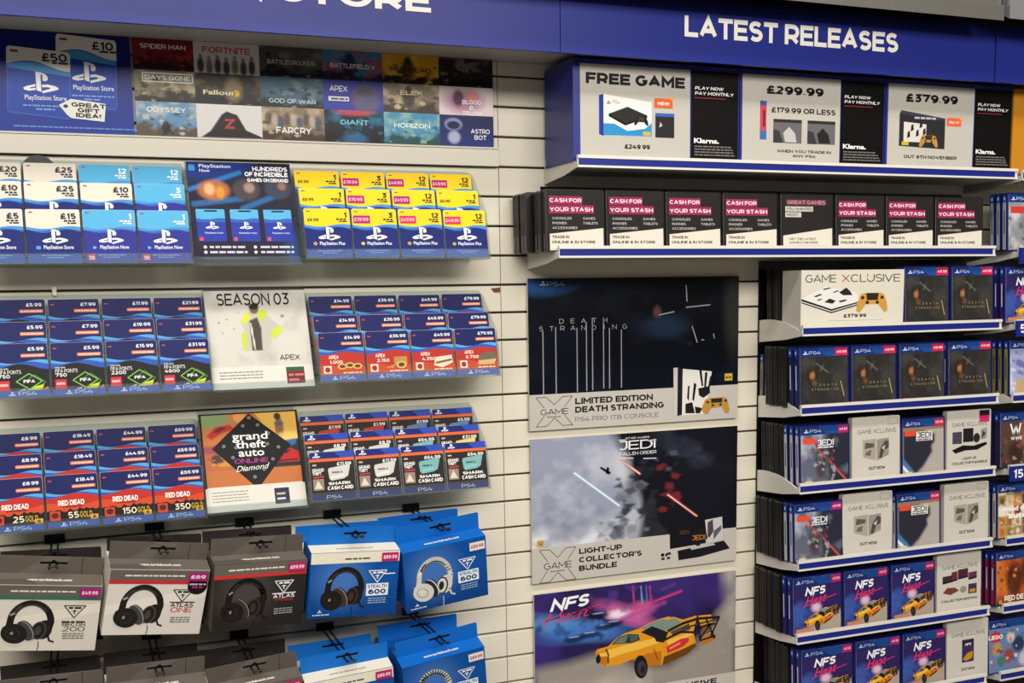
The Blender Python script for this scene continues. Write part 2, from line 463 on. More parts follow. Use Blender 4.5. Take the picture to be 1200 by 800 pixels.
# black backs of the game bays; sheet under the top shelf stands in for shade
b = MB(); b.box(1.424, 3.0, -0.003, -0.0005, 0.20, 1.56, 'black_back_shade'); b.box(0.90, 1.99, -0.003, -0.0005, 1.585, 1.712, 'black_back_shade')
tag(b.build('trim_2'), kind='structure')
tz = at(1165, 23, -.28)[1]; tx = at(1177, 12, -.28)[0]
b = MB(); b.prism([(-0.28, tz), (-0.28, tz + .03), (-0.27, tz + .034), (-0.27, 2.26), (-0.02, 2.26), (-0.02, 2.09), (-0.2, 2.085)], 'x', -2.0, tx, 'grey_metal'); tag(b.build('trim_3'), kind='structure')
b = MB(); b.prism([(-0.285, tz + .004), (-0.285, 2.26), (-0.02, 2.26), (-0.02, 2.09), (-0.2, 2.085)], 'x', tx + .010, 3.6, 'bright_metal'); b.box(tx, tx + .010, -.262, -.02, 2.09, 2.26, 'black_metal'); tag(b.build('trim_4'), kind='structure')

# ------------------------------------------------------------------ fascia signs
HZ0, HZ1 = 1.932, 2.022


def header(name, x0, x1, label, texts):
    b = MB()
    b.prism([(-0.2, HZ0), (-0.2, HZ1), (-0.196, HZ1 + 0.012), (-0.186, HZ1 + 0.024), (-0.165, HZ1 + 0.038), (-0.13, HZ1 + 0.047), (-0.02, HZ1 + 0.05), (-0.02, 1.965), (-0.192, 1.965), (-0.192, HZ0)], 'x', x0, x1, 'header_blue', mside='header_blue')
    h = b.build(name); tag(h, label, 'sign')
    for s, X0, X1, z0, hh in texts:
        vs_, fs, a0, a1, cap = text2d(s, 0.05, 0); kx = (X1 - X0) / (a1 - a0); k = hh / cap
        V = [(X0 + (x - a0) * kx, -0.2008 - .00004 * q, z0 + y * k) for x, y, q in vs_]
        t = MB(); t.mesh(V, fs, 'letter_white')
        t.build('lettering', h)
    return h


xe = at(505, 14, -0.2)[0]
header('header_sign', -2.0, 0.858, 'blue fascia sign ending in the word STORE above the gift cards', [('PLAYSTATION STORE', xe - 0.86, xe, at(505, 15, -0.2)[1], 0.036)])
header('header_sign', 0.8595, 1.880, 'blue fascia sign reading LATEST RELEASES in white capitals', [('LATEST RELEASES', at(802, 42, -0.2)[0], at(1052, 60, -0.2)[0], at(802, 42, -0.2)[1] - 0.001, 0.0385)])
header('header_sign', 1.884, 3.6, 'plain blue fascia sign beyond the seam, right of LATEST RELEASES', [])

# ------------------------------------------------------------------ shelves
SF = -0.157
SHELF_Z = [1.750, 1.580, 1.415, 1.2462, 1.0772, 0.9075, 0.7434, 0.5765]


def shelf(x0, x1, zb, label, group=None):
    t = thing('wall_shelf', label, 'shelf', (x0, 0, zb), group=group); W = x1 - x0
    b = MB(); b.box(0.0035, W - 0.0035, SF, -0.004, -0.016, -0.004, 'shelf_grey'); b.build('board', t)
    b = MB(); b.box(0, W, SF - 0.005, SF, -0.0165, 0.0065, 'shelf_white')
    b.box(0, W, SF - 0.0075, SF - 0.005, -0.0165, -0.0125, 'shelf_white'); b.box(0, W, SF - 0.0075, SF - 0.005, 0.0005, 0.0065, 'shelf_white'); st = b.build('price_strip', t)
    b = MB(); b.box(0.002, W - 0.008, SF - 0.0062, SF - 0.0051, -0.0122, 0.0002, 'strip_blue'); b.build('strip_insert', st)
    arc = [(-0.003 + (SF + 0.003) * k / 10, 0.004 + 0.013 * math.sin(math.pi * (0.28 + 0.72 * k / 10)) - 0.012 * (k / 10) ** 3) for k in range(11)]
    for xa in (0, W - 0.003):
        b = MB(); b.prism(arc + [(SF, -0.0165), (-0.10, -0.026), (-0.003, -0.034)], 'x', xa, xa + 0.003, 'shelf_grey' if xa else 'shelf_white'); b.build('bracket', t)
    return t


ORD = ['top', 'second', 'third', 'fourth', 'fifth', 'sixth', 'seventh', 'eighth']
CONT = ['the console display boxes', 'the cash-for-stash cases', 'the gold-controller display card and two dark games', 'the row of four dark games', 'the space games beside the light-up bundle card',
        'two space games and two white steelbook cards', 'three racing games and a collection card', 'the lowest racing games in view']
for i, zb in enumerate(SHELF_Z):
    x0, x1 = [(0.909, 1.997), (0.868, 1.942)][i] if i < 2 else (1.4265, 1.970)
    shelf(x0, x1, zb, 'white metal shelf with blue price strip carrying ' + CONT[i])
NCONT = ['', 'the grey astronaut-like games', 'the leaning racing games', 'the pale blue sports games', 'the wrestling games', 'the mosaic cover games', 'the orange western games', 'the toy brick games']
for i, zb in enumerate(SHELF_Z):
    if i:
        shelf(2.012, 2.50, zb - 0.002, 'white shelf in the far bay at the picture edge holding ' + NCONT[i])

# blue price signs clipped to the far bay's strips
for i, s, col in ((1, '19.99', 0), (2, '54.99', 0), (4, '15.99', 0)):
    b = MB(); b.box(0, 0.10, -0.003, 0, -0.030, 0.006, 'strip_blue')
    cv = Canvas(b, (0, -0.003, -0.030)); cv.text(s, 0.012, 0.008, 0.020, (245, 245, 245), bold=0.04)
    o = b.build('price_sign', loc=(2.008, SF - 0.0085, SHELF_Z[i] - 0.004))
    tag(o, 'blue shelf-edge price sign with white digits under ' + NCONT[i], 'sign')

# ------------------------------------------------------------------ flat posters
def poster(name, x0, x1, z0, z1, Y, label, draw, nx, ny, th=0.004, m='print_gloss', **kw):
    b = MB(); W, H = x1 - x0, z1 - z0
    b.box(0, W, -th, 0, 0, H, 'carton_edge')
    cv = Canvas(b, (0, -th, 0), m=m)
    cv.px = lambda x, y: (lambda p: (p[0] - x0, p[1] - z0))(at(x, y, Y - th))
    draw(cv, W, H)
    o = b.build(name, loc=(x0, Y, z0)); tag(o, label, 'poster', kw.get('group')); return o


def game_x(cv, x0, y0, x1, y1):
    """The outlined X with GAME across it, in pixel frame."""
    u0, v1 = cv.px(x0, y0); u1, v0 = cv.px(x1, y1); um, vm = (u0 + u1) / 2, (v0 + v1) / 2; w, h = u1 - u0, v1 - v0
    ink, pale = (96, 70, 74), (222, 216, 210); t = w * 0.016
    for sg in (1, -1):
        P = [(u0, vm + sg * h / 2), (u0 + w * .27, vm + sg * h / 2), (um, vm + sg * h * .23), (u1 - w * .27, vm + sg * h / 2), (u1, vm + sg * h / 2)]
        cv.line(P, t, ink, 3)
        cv.line([P[0], (u0 + w * .22, vm + sg * h * .14)], t, ink, 3); cv.line([P[4], (u1 - w * .22, vm + sg * h * .14)], t, ink, 3)
    cv.text('GAME', um, vm - h * .11, h * .2, (24, 22, 24), w=w * .76, al='c', bold=0.0, l=3)
    cv.fine(um - w * .2, um + w * .2, vm - h * .2, h * .03, (90, 80, 80), 3)


BAND = (192, 187, 179)


def p1(cv, W, H):
    a = Art(150, 96, (7, 8, 14)); a.cloud((14, 19, 38), .45, 2.5, 3, 5, .8).vgrad(.3, .9, (7, 11, 25), .8)
    a.ell(.06, -.02, .17, .16, (40, 92, 158), .9, .5); a.ell(.16, -.08, .2, .16, (7, 8, 14), .9, .3)
    a.cloud((26, 32, 50), .55, 3, 6, 8, .6); a.ell(.63, .32, .09, .14, (6, 7, 12), 1, .5); a.ell(.595, .31, .018, .05, (120, 84, 68), .55, .9).clutter(2, 12, [(20, 24, 40), (34, 42, 60), (12, 12, 18)], .56, .3, .76, .62, .04, .6)
    a.ell(.64, .44, .1, .1, (36, 58, 84), .6, .9); a.ell(.98, .3, .05, .4, (62, 62, 54), .5, .8)
    v0 = cv.px(621, 463)[1]
    cv.pic(0, v0 - .0, W, H, a)
    cv.rect(0, 0, W, v0, BAND, 1)
    u, v = cv.px(632, 335); cv.pslogo(u, v, .016, (150, 165, 190), 2); u, v = cv.px(641, 335.5); cv.text('PS4', u, v, .009, (120, 138, 168), w=.04, bold=0, l=2)
    for s, x0, x1, y in (('DEATH', 658, 709, 379), ('STRANDING', 634, 732, 388)):
        u0, v = cv.px(x0, y); u1 = cv.px(x1, y)[0]; n = len(s)
        for k, c in enumerate(s):
            cv.text(c, u0 + (u1 - u0) * k / (n - 1), v, .0095, (190, 194, 202), al='c', bold=-.01, sx=1.2, l=3)
    for x, y0, y1 in ((636, 388, 463), (651, 383, 462), (676, 384, 459), (687, 377, 458), (694, 372, 457), (707, 372, 455), (714, 384, 455), (728, 386, 454)):
        u, va = cv.px(x, y0); vb = cv.px(x, y1)[1]; cv.rect(u - .0012, max(vb, v0), u + .0012, va, (150, 152, 160), 3)
    for x0, y0, x1, y1 in ((804, 334, 805, 353), (811, 382, 817, 401), (822, 398, 825, 398), (804, 360, 832, 357), (772, 369, 790, 365), (836, 391, 837, 396)):
        cv.line([cv.px(x0, y0), cv.px(x1, y1)], .0025, (150, 156, 168), 3)
    game_x(cv, 628, 466, 671, 497.5)
    for s, x0, x1, y, h, bd, c in (('LIMITED EDITION', 674, 765, 473.5, .0128, .055, (22, 20, 22)), ('DEATH STRANDING', 674, 778, 483.5, .0128, .055, (22, 20, 22)), ('PS4 PRO 1TB CONSOLE', 674, 772, 494, .0095, .008, (120, 110, 108))):
        u0, v = cv.px(x0, y); u1 = cv.px(x1, y)[0]; cv.text(s, u0, v, h, c, w=u1 - u0, bold=bd, l=3)
    q = lambda *P: [cv.px(x, y) for x, y in P]
    cv.poly(q((789, 431), (834, 435), (826, 485), (793, 487)), (222, 218, 212), 4); cv.poly(q((794, 430.5), (800, 431), (799, 486), (793.5, 487)), (30, 30, 34), 5)
    cv.poly(q((789, 431), (794, 430.5), (793.5, 487), (789.5, 487)), (196, 192, 188), 5)
    for P in (((806, 452), (808, 452), (807, 470), (805, 466)), ((813, 448), (816, 450), (813, 470), (811, 468)), ((819, 433), (822, 434), (824, 452), (822, 452)), ((826, 436), (829, 436), (827, 455), (825, 453)), ((832, 440), (834, 442), (831, 456), (829, 456)),
              ((818, 455), (831, 452), (832, 460), (824, 466), (819, 463)), ((803, 473), (811, 471), (814, 484), (803, 484)), ((814, 476), (823, 478), (820, 484), (815, 484))):
        cv.poly(q(*P), (28, 28, 32), 6)
    gold = (186, 138, 58)
    cv.poly(q((826, 468), (832, 466), (848, 465), (852, 467), (855, 480), (853, 484), (849, 483), (846, 476), (833, 478), (829, 485), (824, 484), (822, 479)), gold, 7)
    cv.poly(q((833, 467), (846, 466), (846, 471), (833, 472)), (44, 38, 34), 8)
    for x, y in ((829, 471), (850, 469), (835, 474.5), (844, 473.5)):
        u, v = cv.px(x, y); cv.disc(u, v, .0035, .003, (60, 46, 28), 9, 10)
    u, v = cv.px(849, 446); cv.rect(u, v, u + .02, v + .016, (196, 168, 60), 4); cv.fine(u + .002, u + .018, v + .006, .003, (60, 50, 20), 5)


def p2(cv, W, H):
    a = Art(190, 118, (150, 156, 178)); N = lambda zx, zy: ((zx - 82) / 970, (zy - (188 - .082 * (zx - 82))) / 495)
    R = lambda *P: [N(*q) for q in P]
    a.cloud((222, 224, 232), .42, 4, 3, 11).cloud((116, 122, 146), .5, 4, 4, 21, .8, mask=np.clip((a.Y - .25) * 3, 0, 1)).cloud((196, 200, 212), .5, 4, 7, 22, .6)
    a.mix(np.clip((a.X - .33 - .16 * a.Y + .14 * (a.fbm(5, 3) - .5)) / .07, 0, 1) * np.clip((.62 - a.Y) * 8 + np.clip((a.X - .5) * 12, 0, 1), 0, 1), (20, 20, 32))
    a.mix(np.clip((a.X - .47 - .05 * a.Y) / .03, 0, 1), (20, 20, 30))
    a.cloud((66, 70, 92), .48, 5, 5, 31, .8, mask=np.clip((a.X - .55) * 4, 0, 1) * np.clip((.42 - a.Y) * 6, 0, 1))
    a.poly(R((470, 430), (540, 400), (560, 520), (480, 560), (420, 600), (500, 500)), (120, 124, 136), .8, .03).poly(R((440, 580), (560, 530), (640, 420), (660, 560), (740, 660), (560, 660), (470, 640)), (40, 42, 52), .9, .02).poly(R((500, 560), (590, 540), (570, 650), (490, 655)), (176, 178, 188), .8, .03)
    a.clutter(5, 26, [(30, 30, 40), (66, 70, 82), (110, 112, 120), (44, 46, 56)], .40, .35, .58, .95, .035).clutter(6, 16, [(120, 40, 44), (60, 30, 36), (26, 24, 32)], .58, .3, .70, .8, .03).clutter(8, 14, [(190, 194, 206), (130, 136, 152), (96, 100, 118)], .30, .78, .50, 1, .04)
    a.clutter(9, 14, [(40, 42, 56), (28, 28, 40), (80, 84, 100)], .48, .18, .72, .42, .03)
    a.cloud((150, 156, 172), .55, 6, 9, 41, .7, mask=np.clip((a.Y - .78) * 8, 0, 1) * np.clip((.5 - a.X) * 6, 0, 1))
    B = lambda x0, y0, x1, y1, wd, c1, c2: a.seg(*N(x0, y0), *N(x1, y1), wd, c1, .75, .9).seg(*N(x0, y0), *N(x1, y1), wd * .45, c2, 1, .5)
    B(275, 337, 478, 490, .016, (150, 192, 214), (240, 248, 250)); B(490, 280, 575, 340, .014, (176, 70, 60), (250, 214, 196)); B(710, 440, 850, 543, .014, (176, 50, 50), (250, 204, 190))
    v0 = cv.px(625, 643)[1]
    cv.pic(0, v0, W, H, a); cv.rect(0, 0, W, v0, BAND, 1)
    q = lambda *P: [cv.px(x, y) for x, y in P]
    cv.poly(q((704, 546.5), (716, 553), (714, 556), (703, 548.5)), (24, 24, 34), 3); cv.poly(q((711, 547), (714, 548), (713, 555), (710, 555)), (24, 24, 34), 3)
    for s, x0, x1, y, h in (('STAR WARS', 733, 761, 514.7, .0042), ('JEDI', 726, 768, 527.5, .0195), ('FALLEN ORDER', 726, 769, 534, .0068)):
        u0, v = cv.px(x0, y); u1 = cv.px(x1, y)[0]; cv.text(s, u0, v, h, (232, 232, 236), w=u1 - u0, bold=.01, l=3)
    for y in (515.2, 536.5):
        for xa, xb in ((725, 733), (760, 769)) if y < 520 else ((726, 742), (754, 769)):
            cv.line(q((xa, y + .5), (xb, y)), .0018, (232, 232, 236), 3)
    game_x(cv, 632, 645, 675, 678)
    for s, x0, x1, y in (('LIGHT-UP', 678.5, 729, 649), ('COLLECTOR\u2019S', 678.5, 752, 659), ('BUNDLE', 678.5, 723, 669)):
        u0, v = cv.px(x0, y); u1 = cv.px(x1, y)[0]; cv.text(s, u0, v, .0118, (24, 22, 24), w=u1 - u0, bold=.055, l=3)
    cv.poly(q((784.5, 612), (826, 607), (827, 636), (785, 643)), (22, 20, 28), 4)
    cv.poly(q((826, 609), (846, 605), (847, 632), (829, 636)), (196, 194, 194), 5); cv.poly(q((829, 612), (835, 608), (836, 622), (831, 630), (829, 628)), (70, 70, 78), 6); cv.poly(q((836, 622), (845, 615), (845, 620), (836, 632)), (90, 90, 96), 6)
    cv.poly(q((812, 622), (826, 616), (829, 630), (818, 640), (808, 634)), (26, 24, 28), 6); u, v = cv.px(811, 633); cv.text('JEDI', u, v, .011, (190, 110, 44), bold=.03, l=7); u, v = cv.px(796, 626); cv.text('JEDI', u, v, .008, (96, 66, 40), bold=.02, l=7)
    cv.poly(q((794, 645), (848, 633), (855, 642), (820, 652), (795, 656)), (26, 24, 30), 7); cv.poly(q((808, 641), (836, 636), (838, 638), (810, 644)), (180, 178, 176), 8)
    u, v = cv.px(775, 652); cv.text('\u25a0 \u25a0', u, v, .005, (30, 30, 30), l=4)
    for x, y, w2 in ((774.5, 651, .008), (781, 650, .011), (775, 656, .008), (781.5, 655, .008)):
        u, v = cv.px(x, y); cv.rect(u, v, u + w2, v + .005, (34, 32, 34), 4)
    u, v = cv.px(629, 641); cv.rect(u, v, u + .016, v + .014, (206, 168, 86), 4); cv.text('12', u + .003, v + .003, .008, (70, 52, 20), l=5)


def race_car(cv, q, k, l0):
    """The printed orange coupe with a big rear wing; q maps drawing points onto the print."""
    L = l0 - 3
    Y1, Y2, Y3, DK = (220, 148, 30), (188, 112, 22), (238, 188, 76), (30, 28, 34)
    cv.poly(q((390, 660), (400, 642), (450, 628), (490, 590), (530, 566), (600, 543), (640, 520), (700, 496), (760, 490), (800, 503), (868, 482), (850, 560), (862, 620), (820, 662), (760, 690), (700, 716), (640, 722), (560, 690), (500, 715), (440, 722), (402, 702)), Y1, 3 + L)
    cv.poly(q((440, 650), (520, 625), (600, 606), (665, 590), (690, 610), (600, 640), (500, 668), (448, 690)), Y3, 4 + L); cv.poly(q((560, 690), (640, 660), (700, 650), (700, 716), (640, 722)), Y2, 4 + L); cv.poly(q((392, 662), (440, 650), (450, 690), (440, 720), (404, 702)), Y2, 4 + L); cv.poly(q((410, 660), (440, 655), (444, 675), (412, 676)), Y3, 5 + L)
    cv.poly(q((466, 620), (500, 585), (545, 570), (592, 572), (600, 597), (560, 612)), (44, 58, 56), 5 + L); cv.poly(q((476, 616), (503, 588), (545, 574), (530, 612)), (96, 120, 108), 6 + L); cv.poly(q((548, 574), (588, 576), (592, 594), (556, 606)), (70, 96, 90), 6 + L)
    cv.poly(q((606, 545), (645, 522), (700, 499), (760, 494), (792, 512), (762, 545), (690, 560), (640, 560)), (122, 140, 128), 4 + L); cv.poly(q((700, 499), (730, 488), (762, 494), (730, 505)), (222, 150, 60), 5 + L); cv.poly(q((604, 562), (655, 534), (690, 546), (732, 562), (712, 610), (676, 606), (668, 588)), DK, 5 + L); cv.poly(q((740, 560), (830, 520), (836, 548), (760, 580)), (70, 76, 62), 5 + L)
    cv.poly(q((716, 606), (760, 584), (848, 558), (858, 610), (800, 645), (712, 690)), Y1, 6 + L); cv.poly(q((724, 600), (840, 560), (846, 574), (730, 622)), Y3, 7 + L); cv.poly(q((722, 630), (792, 592), (826, 586), (828, 604), (800, 628), (728, 660)), (196, 48, 56), 8 + L); cv.poly(q((734, 634), (786, 606), (790, 616), (738, 644)), (240, 120, 96), 9 + L); cv.poly(q((712, 676), (800, 640), (858, 612), (862, 626), (820, 664), (704, 716)), (104, 62, 24), 7 + L)
    cv.disc(*q((604, 724))[0], .0165 * k, .027 * k, (26, 26, 30), 5 + L, 26, rot=8); cv.disc(*q((608, 732))[0], .0105 * k, .018 * k, (58, 58, 62), 6 + L, 22, rot=8); cv.disc(*q((612, 736))[0], .005 * k, .009 * k, (30, 30, 34), 7 + L, 14); cv.disc(*q((404, 688))[0], .006 * k, .010 * k, (28, 28, 32), 5 + L, 14); cv.line(q((440, 640), (452, 668), (450, 706)), .003 * k, DK, 6 + L); cv.line(q((664, 640), (684, 690)), .002 * k, (120, 70, 20), 7 + L)
    cv.line(q((730, 556), (800, 520), (868, 498), (972, 490)), .006 * k, DK, 8 + L); cv.line(q((700, 604), (790, 560), (850, 562)), .005 * k, DK, 8 + L); cv.line(q((800, 545), (880, 520), (968, 500)), .004 * k, (60, 56, 44), 8 + L)
    for P in (((868, 482), (882, 600)), ((905, 490), (948, 590)), ((970, 492), (930, 580)), ((872, 540), (950, 520)), ((880, 600), (952, 578)), ((880, 590), (930, 520))):
        cv.line(q(*P), .0042 * k, (36, 32, 30), 9 + L)
    cv.poly(q((868, 484), (932, 478), (940, 514), (884, 532)), Y1, 7 + L); cv.poly(q((884, 590), (952, 560), (942, 600), (890, 622)), Y2, 7 + L); cv.poly(q((890, 540), (944, 522), (930, 560), (888, 576)), (120, 84, 34), 7 + L)


def p3(cv, W, H):
    a = Art(200, 124, (38, 30, 76)); N = lambda zx, zy: ((zx - 105) / 945, (zy - (385 - .1196 * (zx - 105))) / 733)
    R = lambda *P: [N(*q) for q in P]
    a.hgrad(.45, 1, (34, 18, 48)).cloud((60, 44, 120), .45, 4, 3, 4, .8).ell(*N(250, 560), .22, .07, (84, 140, 206), .9, .9, 14).ell(*N(330, 590), .2, .06, (60, 110, 190), .8, .9).ell(*N(520, 500), .14, .06, (196, 96, 160), .9, .9, 25).ell(*N(480, 495), .05, .03, (252, 226, 242), .9, 1).ell(*N(590, 470), .06, .05, (224, 110, 160), .7, 1)
    a.seg(*N(560, 470), *N(780, 380), .010, (214, 60, 120), .9, .8).seg(*N(500, 520), *N(700, 440), .02, (170, 70, 150), .6, .9).seg(*N(690, 370), *N(750, 340), .014, (120, 60, 130), .5, .9)
    for x, c in ((550, (206, 70, 110)), (630, (214, 60, 110)), (588, (120, 160, 226)), (612, (90, 110, 200))):
        a.seg(*N(x, 350), *N(x + 6, 440), .007, c, .8, .8)
    a.clutter(3, 16, [(60, 50, 130), (40, 70, 150), (90, 60, 150), (36, 30, 80)], .0, .02, .6, .2, .035, .5).clutter(4, 14, [(30, 60, 120), (80, 130, 200), (22, 30, 70)], .02, .2, .35, .36, .03, .6)
    for x, y in ((280, 620), (350, 600), (420, 560), (460, 545), (390, 500)):
        a.ell(*N(x, y), .05, .025, (16, 20, 44), .8, .5).ell(*N(x, y - 12), .025, .006, (170, 196, 236), .7, .6)
    sm = [(1050, 400), (1050, 900), (105, 900), (105, 772), (250, 745), (400, 700), (560, 700), (800, 690), (870, 640), (930, 560), (960, 500)]
    a.poly(R(*sm), (150, 142, 134), 1, .05); a.cloud((190, 184, 174), .45, 4, 4, 61, .8, mask=np.clip((a.X * 0 + 1) * (np.hypot(0, 0) + 1), 0, 1) * (np.clip((a.Y - .50 - .1 * (a.X < .5)) * 9, 0, 1) + np.clip((a.X - .90) * 16, 0, 1)))
    a.poly(R((480, 722), (640, 735), (780, 700), (870, 650), (860, 690), (720, 790), (560, 790)), (44, 42, 48), .8, .05)
    cv.pic(0, 0, W, H, a)
    q = lambda *P: [cv.px(600 + x / 4, 600 + y / 4) for x, y in P]
    race_car(cv, q, 1.0, 3)
    u0, v = cv.px(644, 717); u1 = cv.px(688, 717)[0]; cv.text('NFS', u0, v, .026, (240, 242, 246), w=u1 - u0 + .006, bold=.05, shear=.3, l=5, slope=.05)
    u0, v = cv.px(636, 735); u1 = cv.px(694, 735)[0]; cv.text('Heat', u0, v, .026, (214, 54, 96), w=u1 - u0, bold=-.012, shear=.45, l=4, slope=.12)
    q = lambda *P: [cv.px(x, y) for x, y in P]
    cv.line(q((633, 730), (706, 707)), .0022, (214, 54, 96), 4)
    v0 = cv.px(862, 786)[1]; cv.rect(0, 0, W, v0, BAND, 12)
    u0, v = cv.px(770, 815); u1 = cv.px(839, 815)[0]; cv.text('EXCLUSIVE', u0, v + .008, .0125, (24, 22, 24), w=u1 - u0, bold=.055, l=13)


PG = 'game posters down the middle of the wall'
poster('poster', 0.8655, 1.3675, 1.2145, 1.5275, -0.004, 'dark poster with white strands and a gold controller, topmost of the three big posters', p1, 0, 0, .006, group=PG)
poster('poster', 0.8670, 1.3680, 0.8890, 1.1965, -0.004, 'poster of a half-cloudy half-black sky with a pale beam of light, light-up bundle', p2, 0, 0, .006, group=PG)
poster('poster', 0.8700, 1.3680, 0.5550, 0.8650, -0.004, 'poster of an orange sports car under purple neon, lowest of the big posters', p3, 0, 0, .006, group=PG)


def gift(cv, W, H):
    a = Art(60, 40, (14, 30, 116)); a.vgrad(.2, 1, (22, 56, 160)).ell(.75, .3, .5, .3, (12, 24, 104), .7, 1); cv.pic(0, 0, W, H, a)
    q = lambda *P: [cv.px(x, y) for x, y in P]

    def card(x0, y0, x1, y1, sl, amt, l, lx):
        P = lambda fx, fy: cv.px(x0 + (x1 - x0) * fx + 1.5 * fy, y0 + (y1 - y0) * fy + sl * fx)
        cv.poly([P(a_, b_) for a_, b_ in ((.03, 0), (.97, 0), (1, .04), (1, .96), (.97, 1), (.03, 1), (0, .96), (0, .04))], (40, 92, 180), l)
        cv.poly([P(a_, b_) for a_, b_ in ((.02, .22), (.98, .22), (.98, .97), (.02, .97))], (26, 66, 170), l + 1)
        n = 12; e = [P(k / n, .25 + .045 * math.sin(5.5 * k / n + 2.6)) for k in range(n + 1)]
        cv.poly(e + [P(1, .36), P(.5, .34), P(0, .32)], (66, 146, 210), l + 2)
        cv.poly([P(.03, .0), P(.0, .04)] + [P(k / n, .24 + .05 * math.sin(5.5 * k / n + 2.6)) for k in range(n + 1)] + [P(1, .04), P(.97, 0)], (224, 220, 212), l + 3)
        u, v = P(.95, .15); cv.text(amt, u, v, .0135, (26, 26, 44), al='r', bold=.04, l=l + 4); u, v = P(.72, .2); cv.fine(u, u + .03, v, .0035, (60, 60, 80), l + 4)
        u, v = P(.06, .09); cv.rect(u, v, u + .012, v + .004, (150, 60, 60), l + 4)
        u, v = P(lx, .66); cv.pslogo(u, v, .056, (244, 244, 246), l + 4)
        u, v = P(lx + .02, .77); cv.text('PlayStation Store', u, v, .008, (236, 240, 248), w=.066, bold=.01, l=l + 4)
        u, v = P(.25, .87); cv.fine(u, u + .07, v, .0025, (120, 160, 220), l + 4); cv.fine(u + .02, u + .05, v - .006, .003, (120, 160, 220), l + 4)
    card(65, 39, 136, 121, 9, '\u00a310', 2, .26); card(7, 53, 82, 132, 9, '\u00a350', 8, .26)
    cv.poly(q((69, 123), (83, 116), (124, 122), (122.5, 143), (84, 138.5), (79, 135)), (240, 238, 232), 14); cv.disc(*cv.px(77, 124.5), .004, .003, (40, 40, 60), 15, 10)
    for s, x, y in (('GREAT', 104, 126.5), ('GIFT', 104, 132.5), ('IDEA!', 104, 138.5)):
        u, v = cv.px(x, y); cv.text(s, u, v, .0074, (20, 20, 30), al='c', sx=1.5, bold=.06, l=15, slope=-.04)
    u, v = cv.px(16, 148); cv.fine(u, u + .20, v, .0025, (110, 140, 210), 2)


gx1 = at(154.5, 100, -.012)[0]
poster('poster', gx1 - .335, gx1, 1.785, 1.9505, -0.010, 'blue poster with two gift cards and a GREAT GIFT IDEA tag', gift, 0, 0, .003)
TILE = [('SPIDER MAN', (112, 20, 26), (40, 12, 20), (160, 40, 44), (240, 220, 220)), ('FORTNITE', (206, 204, 204), (40, 46, 60), (120, 100, 96), (196, 40, 50)), ('BATTLEGROUNDS', (78, 78, 76), (22, 22, 24), (120, 118, 112), (190, 186, 176)),
        ('BATTLEFIELD V', (64, 122, 166), (28, 36, 60), (176, 60, 60), (226, 226, 230)), ('RED DEAD', (206, 150, 34), (40, 26, 22), (224, 180, 60), (30, 20, 18)), ('', (36, 32, 32), (12, 12, 14), (120, 112, 100), (200, 200, 200)),
        ('DAYS GONE', (128, 120, 96), (46, 40, 34), (190, 180, 150), (236, 234, 226)), ('Fallout', (40, 38, 36), (20, 20, 20), (120, 96, 62), (236, 226, 190)), ('GOD OF WAR', (66, 104, 132), (24, 34, 40), (130, 150, 150), (196, 206, 210)),
        ('APEX', (52, 62, 166), (40, 46, 130), (150, 110, 90), (244, 244, 248)), ('ELEX', (140, 124, 104), (66, 56, 46), (214, 200, 160), (236, 220, 180)), ('BLOOD & TRUTH', (226, 212, 214), (110, 44, 96), (196, 110, 160), (246, 246, 248)),
        ('ODYSSEY', (104, 150, 190), (96, 82, 66), (206, 206, 200), (240, 236, 226)), ('WORLD WAR Z', (226, 224, 222), (28, 26, 28), (120, 116, 116), (196, 40, 46)), ('FARCRY', (140, 120, 96), (76, 50, 46), (206, 190, 160), (250, 250, 250)),
        ('GIANT', (16, 32, 52), (10, 16, 28), (40, 120, 160), (130, 216, 226)), ('HORIZON', (78, 150, 190), (40, 84, 84), (150, 200, 190), (240, 250, 252)), ('ASTRO BOT', (28, 34, 84), (14, 16, 48), (60, 70, 150), (246, 246, 250))]


